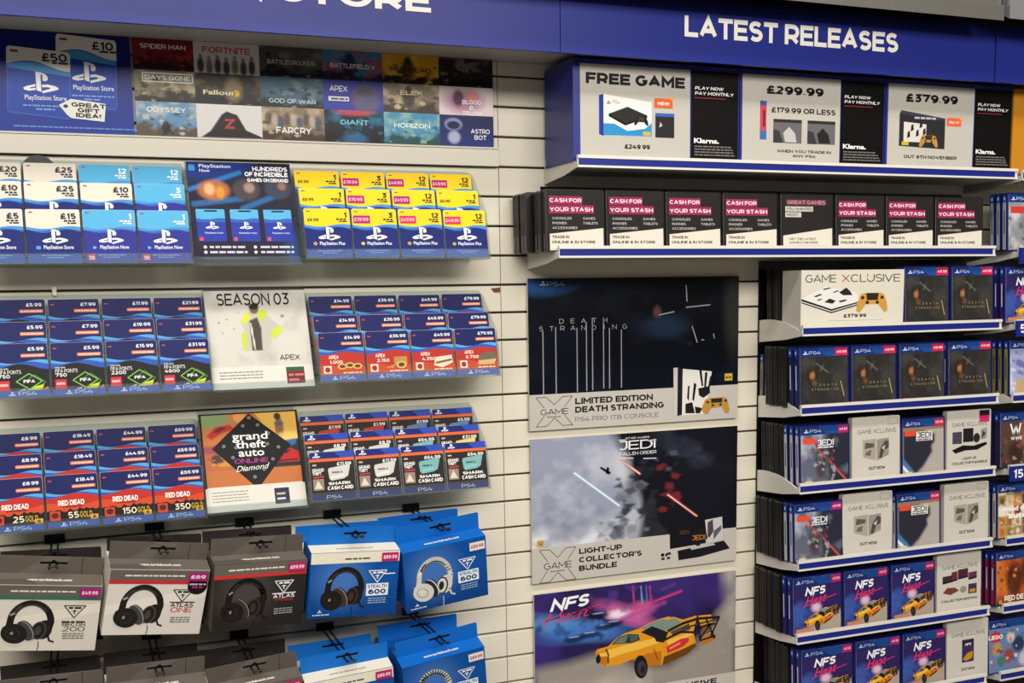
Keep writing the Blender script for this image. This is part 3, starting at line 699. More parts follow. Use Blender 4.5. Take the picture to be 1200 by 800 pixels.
def grid(cv, W, H):
    ex = [cv.px(x, 110)[0] for x in (158, 229, 305.5, 379, 449, 514.5)] + [W]; ex[0] = 0
    rows = [H, H - .0535, H - .107, 0]
    ttl = {0: (.5, .68), 1: (.5, .66), 2: (.5, .42), 3: (.5, .42), 4: (.5, .42), 6: (.55, .70), 7: (.36, .32), 8: (.5, .14), 9: (.25, .62), 10: (.5, .62), 11: (.6, .4), 12: (.5, .7), 13: (.5, .3), 14: (.5, .2), 15: (.5, .55), 16: (.5, .52), 17: (.75, .42)}
    for k, (t, c1, c2, c3, ct) in enumerate(TILE):
        i, j = k % 6, k // 6; u0, u1, v1, v0 = ex[i], ex[i + 1], rows[j], rows[j + 1]
        a = Art(60, 42, c1); a.cloud(c3, .48, 4, 5, k * 7 + 1, .8).mix(np.clip((a.Y - .62 + .7 * (a.fbm(7, k + 90) - .5)) / .2, 0, 1), c2).clutter(k, 22, [c2, c2, c3, tuple(int(.6 * q) for q in c1)], .05, .25, .95, 1, .07, .8)
        if k in (1, 13):
            a = Art(60, 42, c1)
            for q in range(7):
                if k == 1:
                    a.ell(.1 + .13 * q, .75 + .05 * (q % 2), .05, .26, (c2, c3, (70, 40, 44))[q % 3], .95, .5).ell(.1 + .13 * q, .45 + .06 * (q % 2), .025, .06, c3, .9, .5)
            if k == 13:
                a.poly([(.05, 1), (.2, .8), (.38, .3), (.46, .2), (.62, .3), (.75, .75), (1, .95), (1, 1)], c2)
        elif k in (4, 10, 3):
            a.ell(.45, .5, .12, .35, c2, .9, .5).ell(.45, .2, .06, .14, c2, .9, .5)
        elif k in (7,):
            a.ell(.58, .5, .13, .38, (150, 130, 96), .8, .6)
        elif k == 9:
            a = Art(60, 42, c1); a.ell(.7, .62, .22, .45, (120, 84, 66), .9, .5).ell(.7, .35, .14, .2, (66, 70, 90), .9, .4).ell(.72, .75, .2, .3, (90, 96, 140), .8, .6)
        elif k == 11:
            a = Art(60, 42, c1); a.ell(.45, .5, .34, .4, (170, 90, 140), .8, .7).ell(.35, .4, .1, .28, (60, 26, 66), .9, .5).ell(.62, .35, .1, .22, (226, 140, 130), .9, .5)
        elif k == 12:
            a.ell(.48, .75, .07, .2, (36, 34, 40), .95, .4).seg(.42, .98, .55, .68, .03, (36, 34, 40)).seg(.6, .95, .5, .7, .03, (36, 34, 40))
        elif k == 14:
            for q in range(9):
                a.ell(.1 + .1 * q, .35 + .05 * (q % 3), .05, .2, ((90, 70, 60), (200, 186, 170), (56, 80, 120))[q % 3], .8, .6)
        elif k == 15:
            a.ell(.5, .05, .3, .12, (200, 80, 90), .9, .7).ell(.5, .9, .2, .16, (50, 110, 160), .8, .8)
        elif k == 17:
            a = Art(60, 42, c1); a.vgrad(.2, 1, (40, 52, 130)); a.ell(.25, .3, .16, .2, (150, 166, 220), .8, .3).ell(.25, .33, .12, .13, (24, 28, 76), 1, .3).ell(.26, .72, .11, .2, (196, 206, 240), .8, .5)
        cv.pic(u0, v0, u1, v1, a)
        if t and k != 13:
            w_, h_ = u1 - u0, v1 - v0; cx, cy = ttl[k]; ws = t.split(' ') if k in (11, 17) else [t]
            for n, s in enumerate(ws):
                cv.text(s, u0 + cx * w_, v0 + cy * h_ - n * h_ * .2, h_ * (.2 if k in (1, 9, 14) else .15), ct, al='c', w=w_ * min(.75, .085 * len(s) + .05) * (.75 if k in (7, 9, 11, 17) else 1), bold=.03, l=2)
            if k == 6:
                cv.line([(u0 + .14 * w_, v0 + .64 * h_), (u0 + .96 * w_, v0 + .64 * h_), (u0 + .96 * w_, v0 + .91 * h_), (u0 + .14 * w_, v0 + .91 * h_), (u0 + .14 * w_, v0 + .64 * h_)], .002, ct, 2)
            if k == 9:
                cv.rect(u0 + .08 * w_, v0 + .3 * h_, u0 + .42 * w_, v0 + .45 * h_, (236, 236, 240), 2); cv.fine(u0 + .12 * w_, u0 + .4 * w_, v0 + .34 * h_, .003, (60, 60, 90), 3)
            if k == 7:
                cv.disc(u0 + .62 * w_, v0 + .38 * h_, .006, .006, (216, 176, 60), 2, 12)
        elif k == 13:
            u, v = u0 + .5 * (u1 - u0), v0 + .42 * (v1 - v0)
            cv.rect(u - .011, v - .011, u + .011, v + .013, (40, 30, 34), 2); cv.text('Z', u, v - .008, .017, (190, 60, 70), al='c', bold=.05, l=3)


g0, g1 = at(157.3, 100, -.012)[0], at(577.5, 120, -.012)[0]
poster('poster', g0, g1, 1.785, 1.9505, -0.010, 'collage poster of eighteen game pictures in three rows above the card racks', grid, 0, 0, .003)

# ------------------------------------------------------------------ card racks, cards, leaflets
TILT = math.radians(12.2)
CW, CH, PITCH = 0.0835, 0.0905, 0.0875
NAVY, SKY, DEEP, PINK, ORANGE = (18, 26, 92), (72, 142, 200), (15, 32, 108), (180, 22, 108), (226, 104, 50)
_CARDS = {}


def card_mesh(kind, price, sub=''):
    k = (kind, price, sub)
    if k in _CARDS:
        return _CARDS[k]
    b = MB(); b.prism(rrect(0, CW, 0, CH, 0.003, 3), 'y', -0.0012, 0, 'print', (214, 212, 206))
    c = Canvas(b, (0, -0.0012, 0)); W, H = CW, CH
    full = rrect(0.0003, W - .0003, .0003, H - .0003, .003, 3)
    if kind in ('wallet', 'now', 'plus'):
        top = {'wallet': (222, 214, 200), 'now': (84, 172, 218), 'plus': (246, 206, 24)}[kind]; ink = (26, 28, 50) if kind != 'now' else (240, 246, 250)
        c.poly(full, top, 1); c.wave(0, W, 0, H * .66, .0025, 2.7, SKY, 2, 1.0, .0003); c.wave(0, W, 0, H * .62, .0022, 3.1, (52, 100, 190), 3, 1.1, .0003)
        c.wave(0, W, 0, H * .59, .003, 2.3, DEEP if kind != 'now' else (40, 44, 140), 4, 1.2, .0003); c.rect(.0003, .0003, W - .0003, H * .16, (34, 84, 170) if kind != 'now' else (44, 66, 168), 5)
        c.text(price, W * .93, H * .82, .0095, ink, al='r', bold=.05, l=6); c.fine(W * .70, W * .95, H * .77, .0026, ink, 6); c.fine(W * .76, W * .95, H * .73, .0022, ink, 6)
        c.rect(W * .06, H * .93, W * .13, H * .95, (170, 80, 70), 6)
        c.pslogo(W * .28, H * .36, .040, (242, 242, 244), 6)
        if kind == 'wallet':
            c.rr(W * .16, H * .25, W * .25, H * .315, .002, (70, 150, 214), 6)
        elif kind == 'now':
            c.poly([(W * .17, H * .25), (W * .24, H * .28), (W * .17, H * .315)], (110, 190, 236), 6)
        else:
            c.rect(W * .19, H * .25, W * .22, H * .32, (246, 206, 24), 6); c.rect(W * .165, H * .27, W * .245, H * .30, (246, 206, 24), 6)
        c.text({'wallet': 'PlayStation Store', 'now': 'PlayStation Now', 'plus': 'PlayStation Plus'}[kind], W * .30, H * .26, .006, (238, 240, 246), w=W * .55, bold=.015, l=6)
        c.fine(W * .25, W * .78, H * .13, .0018, (120, 160, 220), 6); c.fine(W * .35, W * .68, H * .09, .0018, (120, 160, 220), 6)
        if kind == 'now':
            c.rect(W * .06, H * .04, W * .2, H * .16, (206, 76, 82), 6); c.text('18', W * .13, H * .06, .006, (246, 230, 230), al='c', bold=.03, l=7)
        if sub == 'old':
            c.text('\u00a36.99', W * .07, H * .74, .0055, (60, 56, 30), w=W * .24, bold=.03, l=6)
        elif sub:
            c.rect(W * .03, H * .70, W * .40, H * .86, PINK if sub != '\u00a349.99 red' else (214, 44, 84), 7); c.text(sub.split()[0], W * .05, H * .745, .0062, (244, 214, 230), w=W * .31, bold=.015, l=8)
    else:
        top = (17, 25, 90) if kind != 'shark' else (18, 36, 112)
        c.poly(full, top, 1)
        if kind == 'shark':
            c.rect(.0003, H * .80, W - .0003, H * .86, ORANGE, 2); c.rect(.0003, H * .13, W - .0003, H * .80, (40, 34, 32), 2)
            c.poly([(W * .55, H), (W * .7, H * .86), (W, H * .86), (W, H)], (44, 74, 176), 2)
            c.pslogo(W * .07, H * .88, .015, (236, 238, 244), 3)
            c.text(price, W * .93, H * .705, .006, (240, 240, 240), al='r', bold=.04, l=3); c.rect(W * .06, H * .72, W * .15, H * .75, (200, 190, 180), 3)
            c.text('GRAND', W * .05, H * .60, .006, (240, 238, 236), w=W * .26, bold=.05, l=3); c.text('THEFT', W * .05, H * .53, .006, (240, 238, 236), w=W * .2, bold=.05, l=3)
            c.poly([(W * .06, H * .47), (W * .3, H * .48), (W * .3, H * .51), (W * .06, H * .5)], (200, 60, 60), 3); c.rect(W * .05, H * .22, W * .29, H * .45, (150, 132, 118), 3); c.poly([(W * .07, H * .25), (W * .16, H * .42), (W * .26, H * .25)], (220, 206, 190), 4)
            pc = {'w': (206, 204, 200), 'r': (186, 60, 54), 'g': (120, 176, 176), 'b': (96, 130, 170), 'y': (222, 200, 110)}[sub]
            c.poly([(W * .40, H * .62), (W * .42, H * .66), (W * .88, H * .72), (W * .9, H * .68), (W * .84, H * .48), (W * .74, H * .43), (W * .46, H * .40), (W * .42, H * .44)], pc, 3)
            c.fine(W * .48, W * .72, H * .55, .003, tuple(int(v * .55) for v in pc), 4); c.line([(W * .46, H * .46), (W * .74, H * .5)], .003, tuple(min(255, int(v * 1.12)) for v in pc), 4)
            c.text('SHARK', W * .64, H * .31, .0055, (244, 242, 238), w=W * .5, al='c', bold=.05, l=3); c.text('CASH CARD', W * .65, H * .21, .007, (244, 242, 238), w=W * .58, al='c', bold=.06, l=3)
            c.text('PS4', W * .5, H * .035, .0065, (236, 238, 246), al='c', w=W * .34, bold=.0, l=3)
        else:
            c.wave(0, W, 0, H * .66, .003, 2.6, (84, 160, 214), 2, 1.0, .0003); c.wave(0, W, 0, H * .63, .0028, 3.4, (44, 84, 176), 3, 1.1, .0003)
            c.text(price, W * .93, H * .86, .0058, (238, 240, 246), al='r', bold=.04, l=6); c.rr(W * .50, H * .74, W * .95, H * .80, .0012, (238, 132, 90), 6); c.fine(W * .53, W * .92, H * .758, .0018, (250, 216, 200), 7)
            c.rect(W * .05, H * .88, W * .12, H * .905, (190, 70, 80), 6)
            if kind == 'fifa':
                c.wave(0, W, 0, H * .56, .005, 5.2, (24, 22, 24), 4, .9, .0003)
                c.text('FIFA POINTS', W * .07, H * .435, .0062, (220, 220, 216), w=W * .42, bold=.02, l=6); c.text(sub, W * .07, H * .36, .006, (230, 230, 226), bold=.04, l=6); c.fine(W * .07, W * .3, H * .52, .002, (180, 180, 180), 6)
                g = (134, 196, 84); cx, cy = W * .63, H * .29
                c.line([(cx - .020, cy), (cx, cy + .013), (cx + .020, cy), (cx, cy - .013), (cx - .020, cy)], .0016, g, 6); c.line([(cx - .009, cy - .002), (cx + .008, cy + .011), (cx + .025, cy - .002), (cx + .008, cy - .014)], .0014, (70, 140, 70), 5)
                c.text('FIFA', cx, cy - .0025, .0052, (236, 240, 232), al='c', bold=.04, l=7)
                c.poly([(W * .56, H * .12), (W * .70, H * .19), (W * .90, H * .23), (W * .86, H * .13)], (196, 210, 40), 6); c.poly([(W * .86, H * .13), (W * .97, H * .19), (W * .98, H * .13)], (200, 110, 110), 6); c.poly([(W * .42, H * .12), (W * .55, H * .16), (W * .56, H * .12)], (210, 206, 190), 6)
                c.rect(W * .06, H * .13, W * .27, H * .31, (206, 44, 56), 6); c.fine(W * .08, W * .24, H * .21, .004, (240, 180, 180), 7)
            elif kind == 'apex':
                c.wave(0, W, 0, H * .57, .003, 4.4, (178, 46, 38), 4, .9, .0003); c.wave(0, W, 0, H * .3, .004, 1.0, (190, 72, 40), 5, .8, .0003)
                c.text('APEX', W * .2, H * .455, .007, (250, 226, 214), w=W * .22, bold=.04, l=6); c.text(sub, W * .22, H * .36, .006, (250, 226, 214), bold=.04, l=6)
                gd, dk = (206, 176, 96), (110, 50, 40)
                c.rect(W * .07, H * .16, W * .25, H * .32, (222, 206, 190), 6); c.disc(W * .16, H * .24, .005, .005, (150, 40, 40), 7, 10)
                if sub == '1,000':
                    for q in (-1, 0, 1):
                        c.disc(W * (.66 + .17 * q), H * (.3 + .02 * (q == 0)), .009, .0055, gd, 6 + (q == 0)); c.disc(W * (.66 + .17 * q), H * (.3 + .02 * (q == 0)), .0055, .003, dk, 8 + (q == 0))
                elif sub == '2,150':
                    c.poly([(W * .40, H * .24), (W * .62, H * .30), (W * .60, H * .22)], (196, 130, 80), 6); c.rect(W * .62, H * .28, W * .92, H * .46, (176, 140, 66), 6); c.disc(W * .78, H * .29, .010, .007, gd, 7); c.disc(W * .78, H * .29, .006, .004, dk, 8)
                elif sub == '4,350':
                    c.poly([(W * .5, H * .25), (W * .53, H * .42), (W * .93, H * .46), (W * .95, H * .3), (W * .7, H * .2)], (222, 208, 186), 6); c.line([(W * .55, H * .3), (W * .92, H * .36)], .004, (130, 84, 64), 7)
                else:
                    c.poly([(W * .52, H * .30), (W * .58, H * .46), (W * .95, H * .5), (W * .97, H * .33)], (110, 96, 78), 6); c.poly([(W * .5, H * .22), (W * .52, H * .31), (W * .97, H * .34), (W * .9, H * .22)], (196, 172, 120), 7)
                c.fine(W * .5, W * .92, H * .155, .0024, (246, 214, 190), 6)
            else:  # red dead
                c.wave(0, W, 0, H * .6, .004, 4.6, (186, 42, 30), 4, .9, .0003); c.wave(0, W, 0, H * .44, .003, 1.2, (204, 74, 38), 5, 1.0, .0003)
                c.text('RED DEAD', W * .22, H * .42, .009, (250, 242, 236), w=W * .5, bold=.06, l=7); c.fine(W * .3, W * .7, H * .385, .0016, (60, 16, 16), 7)
                n = 16; rr_ = random.Random(3); e = [(W * k / n, H * (.30 + .07 * rr_.random())) for k in range(n + 1)]; c.poly(e + [(W, .0003), (0, .0003)], (22, 16, 16), 6)
                wn = c.text(sub, W * .40, H * .175, .0105, (244, 232, 206), bold=.03, l=8, sx=1.0); c.text('GOLD', W * .42 + wn, H * .175, .0105, (186, 150, 40), w=W * .24, bold=.05, l=8)
                c.rect(W * .05, H * .14, W * .25, H * .32, (200, 66, 44), 8); c.disc(W * .15, H * .24, .006, .005, (90, 24, 20), 9, 10); c.rect(W * .82, H * .13, W * .97, H * .22, (226, 170, 50), 8); c.disc(W * .895, H * .175, .003, .003, (120, 80, 20), 9, 8)
            c.rect(.0003, .0003, W - .0003, H * .125, (52, 88, 178), 10)
            c.pslogo(W * .24, H * .03, .011, (230, 236, 246), 11); c.text('PS4', W * .42, H * .033, .0065, (226, 232, 246), w=W * .34, bold=-.005, l=11)
    _CARDS[k] = b.data('gift_card'); return _CARDS[k]


TN = ['back', 'middle', 'front']; CN = ['first', 'second', 'third', 'last']


def rack(x0, zs, where, cards, group, colours):
    """zs: card tops of the back, middle and front tiers and the foot of the front tier; cards[tier][column] = (kind, price, sub, words)."""
    bt, mt, ft, fb = zs; W = 4 * PITCH
    tiers = [(-0.041, bt - .0885), (-0.079, mt - .0885), (-0.116, fb)]
    r = thing('card_rack', 'clear acrylic three-tier rack of ' + colours + ', ' + where, 'rack', (x0, 0, fb), group='clear card racks')
    b = MB(); b.box(0, W, -0.004, -0.0015, -0.004, bt - fb + .008, 'acrylic'); b.build('back_plate', r)
    for xa in (-.0016, W):
        b = MB(); b.prism([(-.0015, bt - fb + .006), (-.024, bt - fb), (-.066, mt - fb - .004), (-.103, ft - fb - .006), (-.1225, -.003), (-.0015, -.003)], 'x', xa, xa + .0016, 'acrylic'); b.build('side_panel', r)
    for i, (y, z) in enumerate(tiers):
        b = MB(); b.box(0, W, -.0052, .0042, -.003, -.0014, 'acrylic'); b.box(0, W, -.0052, -.0036, -.0014, .016, 'acrylic'); b.box(0, W, .0026, .0042, -.0014, .07, 'acrylic')
        for k in range(5):
            xa = min(max(PITCH * k, .001), W - .001); b.box(xa - .0008, xa + .0008, -.0036, .0026, -.0014, .084, 'acrylic')
        b.build('pocket', r, (0, y, z - fb), (-TILT, 0, 0))
        for k in range(4):
            kind, price, sub, words = cards[i][k]
            o = bpy.data.objects.new('gift_card', card_mesh(kind, price, sub)); COL.objects.link(o)
            o.location = (x0 + PITCH * k + (PITCH - CW) / 2 + random.uniform(-.0001, .0001), y, z + random.uniform(0, .001)); o.rotation_euler = (-TILT, 0, random.uniform(-.004, .004))
            tag(o, '%s, %s tier, %s column, %s' % (words, TN[i], CN[k], where), 'gift card', group)


PT = '\u00a3'
w_ = lambda a: ('wallet', PT + a, '', 'white-topped blue card marked %s pounds' % a)
n_ = lambda a: ('now', a, '', 'sky-blue-topped card marked %s' % a)
y_ = lambda a, s='old': ('plus', a, s, 'yellow-topped blue card marked %s' % a)
rack(-0.1515, (1.731, 1.696, 1.656, 1.560), 'top left rack', [[w_('20'), w_('25'), n_('12'), n_('12')], [w_('10'), w_('25'), w_('10'), n_('3')], [w_('5'), w_('15'), n_('1'), n_('1')]], 'white and sky blue topped cards in the top left rack', 'white and sky-blue cards')
P19, P49 = PT + '19.99', PT + '49.99'
rack(0.3945, (1.729, 1.694, 1.656, 1.5665), 'top right rack', [[y_('1'), y_('3', P19), y_('12', P49), y_('12', P49)], [y_('1'), y_('3', P19), y_('12', P49), y_('1')], [y_('1'), y_('3', P19), y_('12', P49 + ' red'), y_('12', P49 + ' red')]], 'yellow topped cards in the top right rack', 'yellow-topped cards')
f_ = lambda p, s: ('fifa', PT + p, s, 'navy football card at %s' % p)
rack(-0.1285, (1.5005, 1.4637, 1.4305, 1.3397), 'middle left rack', [[f_('5.99', '500'), f_('7.99', '750'), f_('11.99', '1600'), f_('21.99', '2200')], [f_('5.99', '500'), f_('7.99', '750'), f_('19.99', '2200'), f_('31.99', '4600')], [f_('5.99', '750'), f_('5.99', '750'), f_('15.99', '2200'), f_('31.99', '4600')]], 'black and navy football cards in the middle left rack', 'football points cards')
a_ = lambda k: ('apex', PT + ('14.99', '36.99', '45.99', '79.99')[k], ('1,000', '2,150', '4,350', '6,700')[k], 'red and navy coin card at %s' % ('14.99', '36.99', '45.99', '79.99')[k])
rack(0.4115, (1.498, 1.4625, 1.4305, 1.3432), 'middle right rack', [[a_(k) for k in range(4)] for _ in range(3)], 'red coin cards in the middle right rack', 'red coin cards')
r_ = lambda k: ('dead', PT + ('8.99', '18.49', '44.99', '69.99')[k], ('25', '55', '150', '350')[k], 'red and navy gold-bar card numbered %s' % ('25', '55', '150', '350')[k])
rack(-0.1515, (1.2705, 1.238, 1.203, 1.1145), 'lower left rack', [[r_(k) for k in range(4)] for _ in range(3)], 'red gold-bar cards in the lower left rack', 'red gold-bar cards')
s_ = lambda p, c: ('shark', PT + p, c, 'black cash card with orange stripe at %s' % p)
rack(0.3860, (1.2727, 1.2417, 1.2115, 1.124), 'lower right rack', [[s_('1.99', 'r'), s_('1.99', 'r'), s_('1.99', 'b'), s_('5.99', 'b')], [s_('8.19', 'w'), s_('8.19', 'w'), s_('64.99', 'g'), s_('31.99', 'y')], [s_('11.99', 'w'), s_('11.99', 'w'), s_('64.99', 'g'), s_('64.99', 'g')]], 'black cash cards in the lower right rack', 'black cash cards')


def leaflet(x0, x1, z0, z1, label, draw):
    W, Hz = x1 - x0, z1 - z0; y0, y1 = -.098, -.028; ti = math.atan2(y1 - y0, Hz); H = math.hypot(Hz, y1 - y0)
    h = thing('leaflet_holder', 'clear sloping acrylic holder behind the ' + label[0], 'holder', (x0, y0, z0), group='clear leaflet holders')
    b = MB(); b.box(-.002, W + .002, .001, .003, -.002, H, 'acrylic'); b.box(-.002, W + .002, -.005, .001, -.004, -.002, 'acrylic'); b.box(-.002, W + .002, -.005, -.0036, -.002, .012, 'acrylic'); b.build('sloping_plate', h, rot=(-ti, 0, 0))
  
    b = MB(); b.box(0, W, -.0022, -.001, Hz - .03, Hz + .004, 'acrylic'); b.box(0, W, y1 + .004, -.0022, Hz - .0145, Hz - .013, 'acrylic'); b.build('hook_plate', h, (0, -y0, 0))
    b = MB(); b.box(0, W, -.0012, 0, 0, H, 'carton_edge'); cv = Canvas(b, (0, -.0012, 0)); draw(cv, W, H)
    o = b.build('leaflet', loc=(x0, y0, z0), rot=(-ti, 0, 0)); tag(o, label[1], 'leaflet', 'leaflets between the card racks')


def l1(c, W, H):
    a = Art(96, 90, (30, 28, 48)); a.ell(.12, -.02, .5, .2, (24, 52, 130), .9, .5).cloud((46, 44, 70), .5, 3, 4, 3, .6).seg(0, .28, .5, .1, .04, (44, 120, 190), .8, .6).seg(.04, .42, .5, .36, .05, (40, 110, 170), .7, .7).seg(.5, .46, .9, .3, .05, (36, 110, 170), .7, .7).ell(.98, .95, .1, .3, (30, 70, 130), .8, .8)
    a.ell(.24, .28, .15, .10, (170, 100, 60), 1, .3).ell(.2, .27, .05, .06, (226, 180, 130), .8, .6).ell(.3, .3, .04, .06, (206, 150, 40), .8, .5).ell(.55, .27, .13, .11, (70, 60, 64), 1, .3).ell(.58, .25, .05, .05, (160, 140, 130), .8, .6).ell(.86, .25, .13, .11, (54, 58, 76), 1, .3).ell(.9, .23, .04, .04, (150, 110, 90), .8, .6)
    c.pic(0, 0, W, H, a)
    c.rr(W * .02, H * .91, W * .08, H * .97, .002, (70, 140, 206), 2); c.text('PlayStation', W * .12, H * .945, .0065, (220, 228, 242), w=W * .3, bold=.02, l=2); c.text('Now', W * .12, H * .90, .006, (220, 228, 242), w=W * .1, bold=.02, l=2)
    for k, (s, wd) in enumerate((('HUNDREDS', .34), ('OF INCREDIBLE', .42), ('GAMES ON DEMAND', .40))):
        c.text(s, W * .97, H * (.92 - .055 * k), .0085 - .0015 * (k == 2), (238, 238, 244), w=W * wd, al='r', bold=.05, l=2)
    for k in range(3):
        x = W * (.05 + .32 * k); c.rr(x, H * .215, x + W * .27, H * .53, .002, (40, 56, 156), 2); c.rr(x, H * .43, x + W * .27, H * .53, .002, (86, 168, 214), 3); c.wave(x, x + W * .27, 0, H * .435, .0015, 2.5, (46, 92, 180), 4, 1, H * .40)
        c.rr(x + W * .08, H * .505, x + W * .2, H * .52, .001, (16, 18, 30), 4); c.pslogo(x + W * .08, H * .335, .023, (240, 242, 246), 5); c.text('PlayStation Now', x + W * .07, H * .29, .003, (220, 226, 240), w=W * .17, bold=.01, l=5); c.rect(x + W * .015, H * .22, x + W * .05, H * .255, (206, 80, 86), 5)
    for k, y in enumerate((.15, .10)):
        c.disc(W * .11, H * (y + .01), .003, .003, (220, 220, 230), 2, 10); c.fine(W * .15, W * .5, H * y, .004, (196, 196, 210), 2, 3); c.disc(W * .58, H * (y + .01), .003, .003, (220, 220, 230), 2, 10); c.fine(W * .63, W * .95, H * y, .004, (196, 196, 210), 2, 5)
    c.fine(W * .08, W * .6, H * .045, .002, (110, 110, 130), 2)


def l2(c, W, H):
    a = Art(110, 100, (206, 202, 194)); a.cloud((176, 172, 164), .5, 3, 5, 13, .8)
    for x, y, r in ((.2, .38, .01), (.26, .5, .008), (.12, .42, .012), (.32, .3, .008), (.75, .35, .02), (.15, .55, .008)):
        a.ell(x, y, r, r, (120, 116, 108), .8, .6)
    # a plain figure in a grey and yellow hooded coat
    a.poly([(.34, .78), (.36, .5), (.33, .42), (.40, .30), (.52, .27), (.62, .36), (.74, .50), (.70, .60), (.62, .66), (.58, .78)], (190, 186, 172)).poly([(.42, .78), (.42, .40), (.50, .36), (.53, .5), (.52, .78)], (72, 68, 62)).poly([(.33, .42), (.40, .28), (.44, .36), (.38, .44)], (206, 216, 50)).poly([(.50, .28), (.58, .26), (.60, .31), (.54, .42), (.52, .38)], (196, 206, 50)).poly([(.66, .50), (.74, .48), (.73, .56), (.62, .64), (.62, .58)], (200, 212, 50)).poly([(.33, .56), (.38, .55), (.37, .76), (.33, .77)], (196, 208, 56))
    a.ell(.475, .255, .045, .06, (122, 90, 72), 1, .3).ell(.475, .22, .05, .04, (40, 36, 34), 1, .4).seg(.43, .44, .45, .76, .015, (226, 222, 208), .9, .5)
    c.pic(0, H * .20, W, H, a); c.rect(0, 0, W, H * .22, (218, 214, 206), 2); c.rect(0, H * .988, W, H, (70, 66, 74), 2)
    c.text('SEASON 03', W * .12, H * .835, .0235, (28, 26, 26), w=W * .72, bold=.02, l=3); c.text('APEX', W * .68, H * .27, .0105, (40, 38, 38), w=W * .2, bold=.02, l=3)
    for y in (.16, .13, .10):
        c.fine(W * .08, W * .5, H * y, .0022, (140, 136, 130), 3)
    c.rect(W * .73, H * .035, W * .91, H * .2, (116, 40, 46), 3); c.rect(W * .73, H * .16, W * .91, H * .2, (50, 90, 60), 4); c.fine(W * .75, W * .9, H * .11, .004, (190, 120, 120), 4); c.fine(W * .75, W * .85, H * .06, .004, (190, 120, 120), 4)


def l3(c, W, H):
    a = Art(120, 110, (190, 112, 60))
    a.poly([(0, 0), (.5, 0), (.3, .5), (0, .5)], (196, 118, 70)).ell(.1, .08, .2, .12, (120, 156, 104), .9, .5).poly([(.06, .30), (.16, .18), (.30, .16), (.34, .22), (.2, .28), (.1, .36)], (190, 48, 38)).poly([(.12, .26), (.2, .19), (.27, .2), (.18, .26)], (110, 30, 30)).ell(.4, .06, .06, .08, (232, 160, 84), .9, .5)
    a.poly([(.55, 0), (1, 0), (1, .45), (.75, .4)], (228, 180, 82)).ell(.80, .24, .045, .15, (134, 80, 54), .9, .35).ell(.79, .08, .035, .05, (66, 44, 36), 1, .35).ell(.8, .18, .05, .03, (60, 90, 120), .8, .4).ell(.88, .36, .12, .06, (240, 206, 120), .7, .6)
    a.poly([(0, .42), (.3, .45), (.5, .78), (0, .78)], (184, 100, 66)).ell(.10, .5, .14, .05, (140, 66, 86), .8, .6).ell(.14, .64, .06, .08, (62, 48, 42), .9, .3).ell(.27, .60, .08, .035, (222, 212, 196), .9, .4).ell(.22, .70, .1, .03, (206, 150, 60), .8, .5).clutter(2, 14, [(226, 216, 200), (90, 54, 44), (214, 150, 70)], .05, .55, .38, .74, .03)
    a.poly([(.5, .78), (.7, .45), (1, .4), (1, .78)], (40, 38, 44)).poly([(.62, .72), (.64, .62), (.74, .55), (.90, .53), (.97, .58), (.98, .72)], (182, 36, 36)).poly([(.70, .60), (.77, .555), (.89, .55), (.86, .60)], (50, 34, 40)).poly([(.74, .47), (.82, .42), (.97, .40), (.95, .48), (.82, .52)], (56, 98, 154)).seg(.66, .70, .95, .69, .02, (40, 20, 22), .9, .4).seg(.66, .63, .78, .63, .012, (240, 200, 180), .8, .5)
    c.pic(0, H * .25, W, H, a); c.rect(0, 0, W, H * .25, (220, 216, 206), 2)
    c.poly([(W * .5, H * .985), (W * .10, H * .64), (W * .48, H * .25), (W * .56, H * .25), (W * .90, H * .64)], (17, 16, 18), 3)
    for x, y in ((.5, .94), (.43, .86), (.58, .86), (.33, .76), (.68, .77), (.22, .66), (.77, .62), (.30, .54), (.70, .50), (.40, .42), (.6, .40), (.5, .33), (.34, .64), (.66, .66)):
        c.disc(W * x, H * y, .0032, .003, (150, 148, 146), 4, 9); c.disc(W * x, H * y, .0016, .0015, (60, 58, 58), 5, 8)
    for y0, y1, x0, x1 in ((H * .985, H, 0, W), (H * .24, H, 0, W * .02), (H * .24, H, W * .98, W)):
        c.rect(x0, y0, x1, y1, (18, 17, 18), 3)
    for k, s in enumerate(('grand', 'theft', 'auto')):
        c.text(s, W * .49, H * (.715 - .085 * k), .0145, (244, 242, 238), al='c', w=W * (.36, .30, .26)[k], bold=.018, l=6)
    c.text('ONLINE', W * .48, H * .475, .0085, (170, 56, 140), al='c', w=W * .34, bold=.03, l=6); c.text('Diamond', W * .49, H * .40, .0105, (240, 238, 236), al='c', w=W * .34, bold=0, shear=.4, l=7, slope=.06)
    for y in (.19, .16, .13, .10):
        c.fine(W * .06, W * .42, H * y, .0018, (150, 146, 140), 3)
    c.rect(W * .68, H * .04, W * .83, H * .2, (40, 44, 66), 3); c.fine(W * .70, W * .82, H * .13, .004, (200, 170, 150), 4); c.fine(W * .70, W * .8, H * .08, .004, (200, 200, 210), 4)


leaflet(.204, .3880, 1.558, 1.7395, ('dark blue streaming leaflet', 'dark leaflet with three small blue cards, between the two upper racks'), l1)
leaflet(.2225, .4050, 1.336, 1.5130, ('pale season leaflet', 'pale leaflet headed SEASON 03 with a figure in a yellow and grey coat'), l2)
leaflet(.2025, .3820, 1.1155, 1.287, ('black diamond leaflet', 'black diamond-framed leaflet with orange pictures and a red car'), l3)

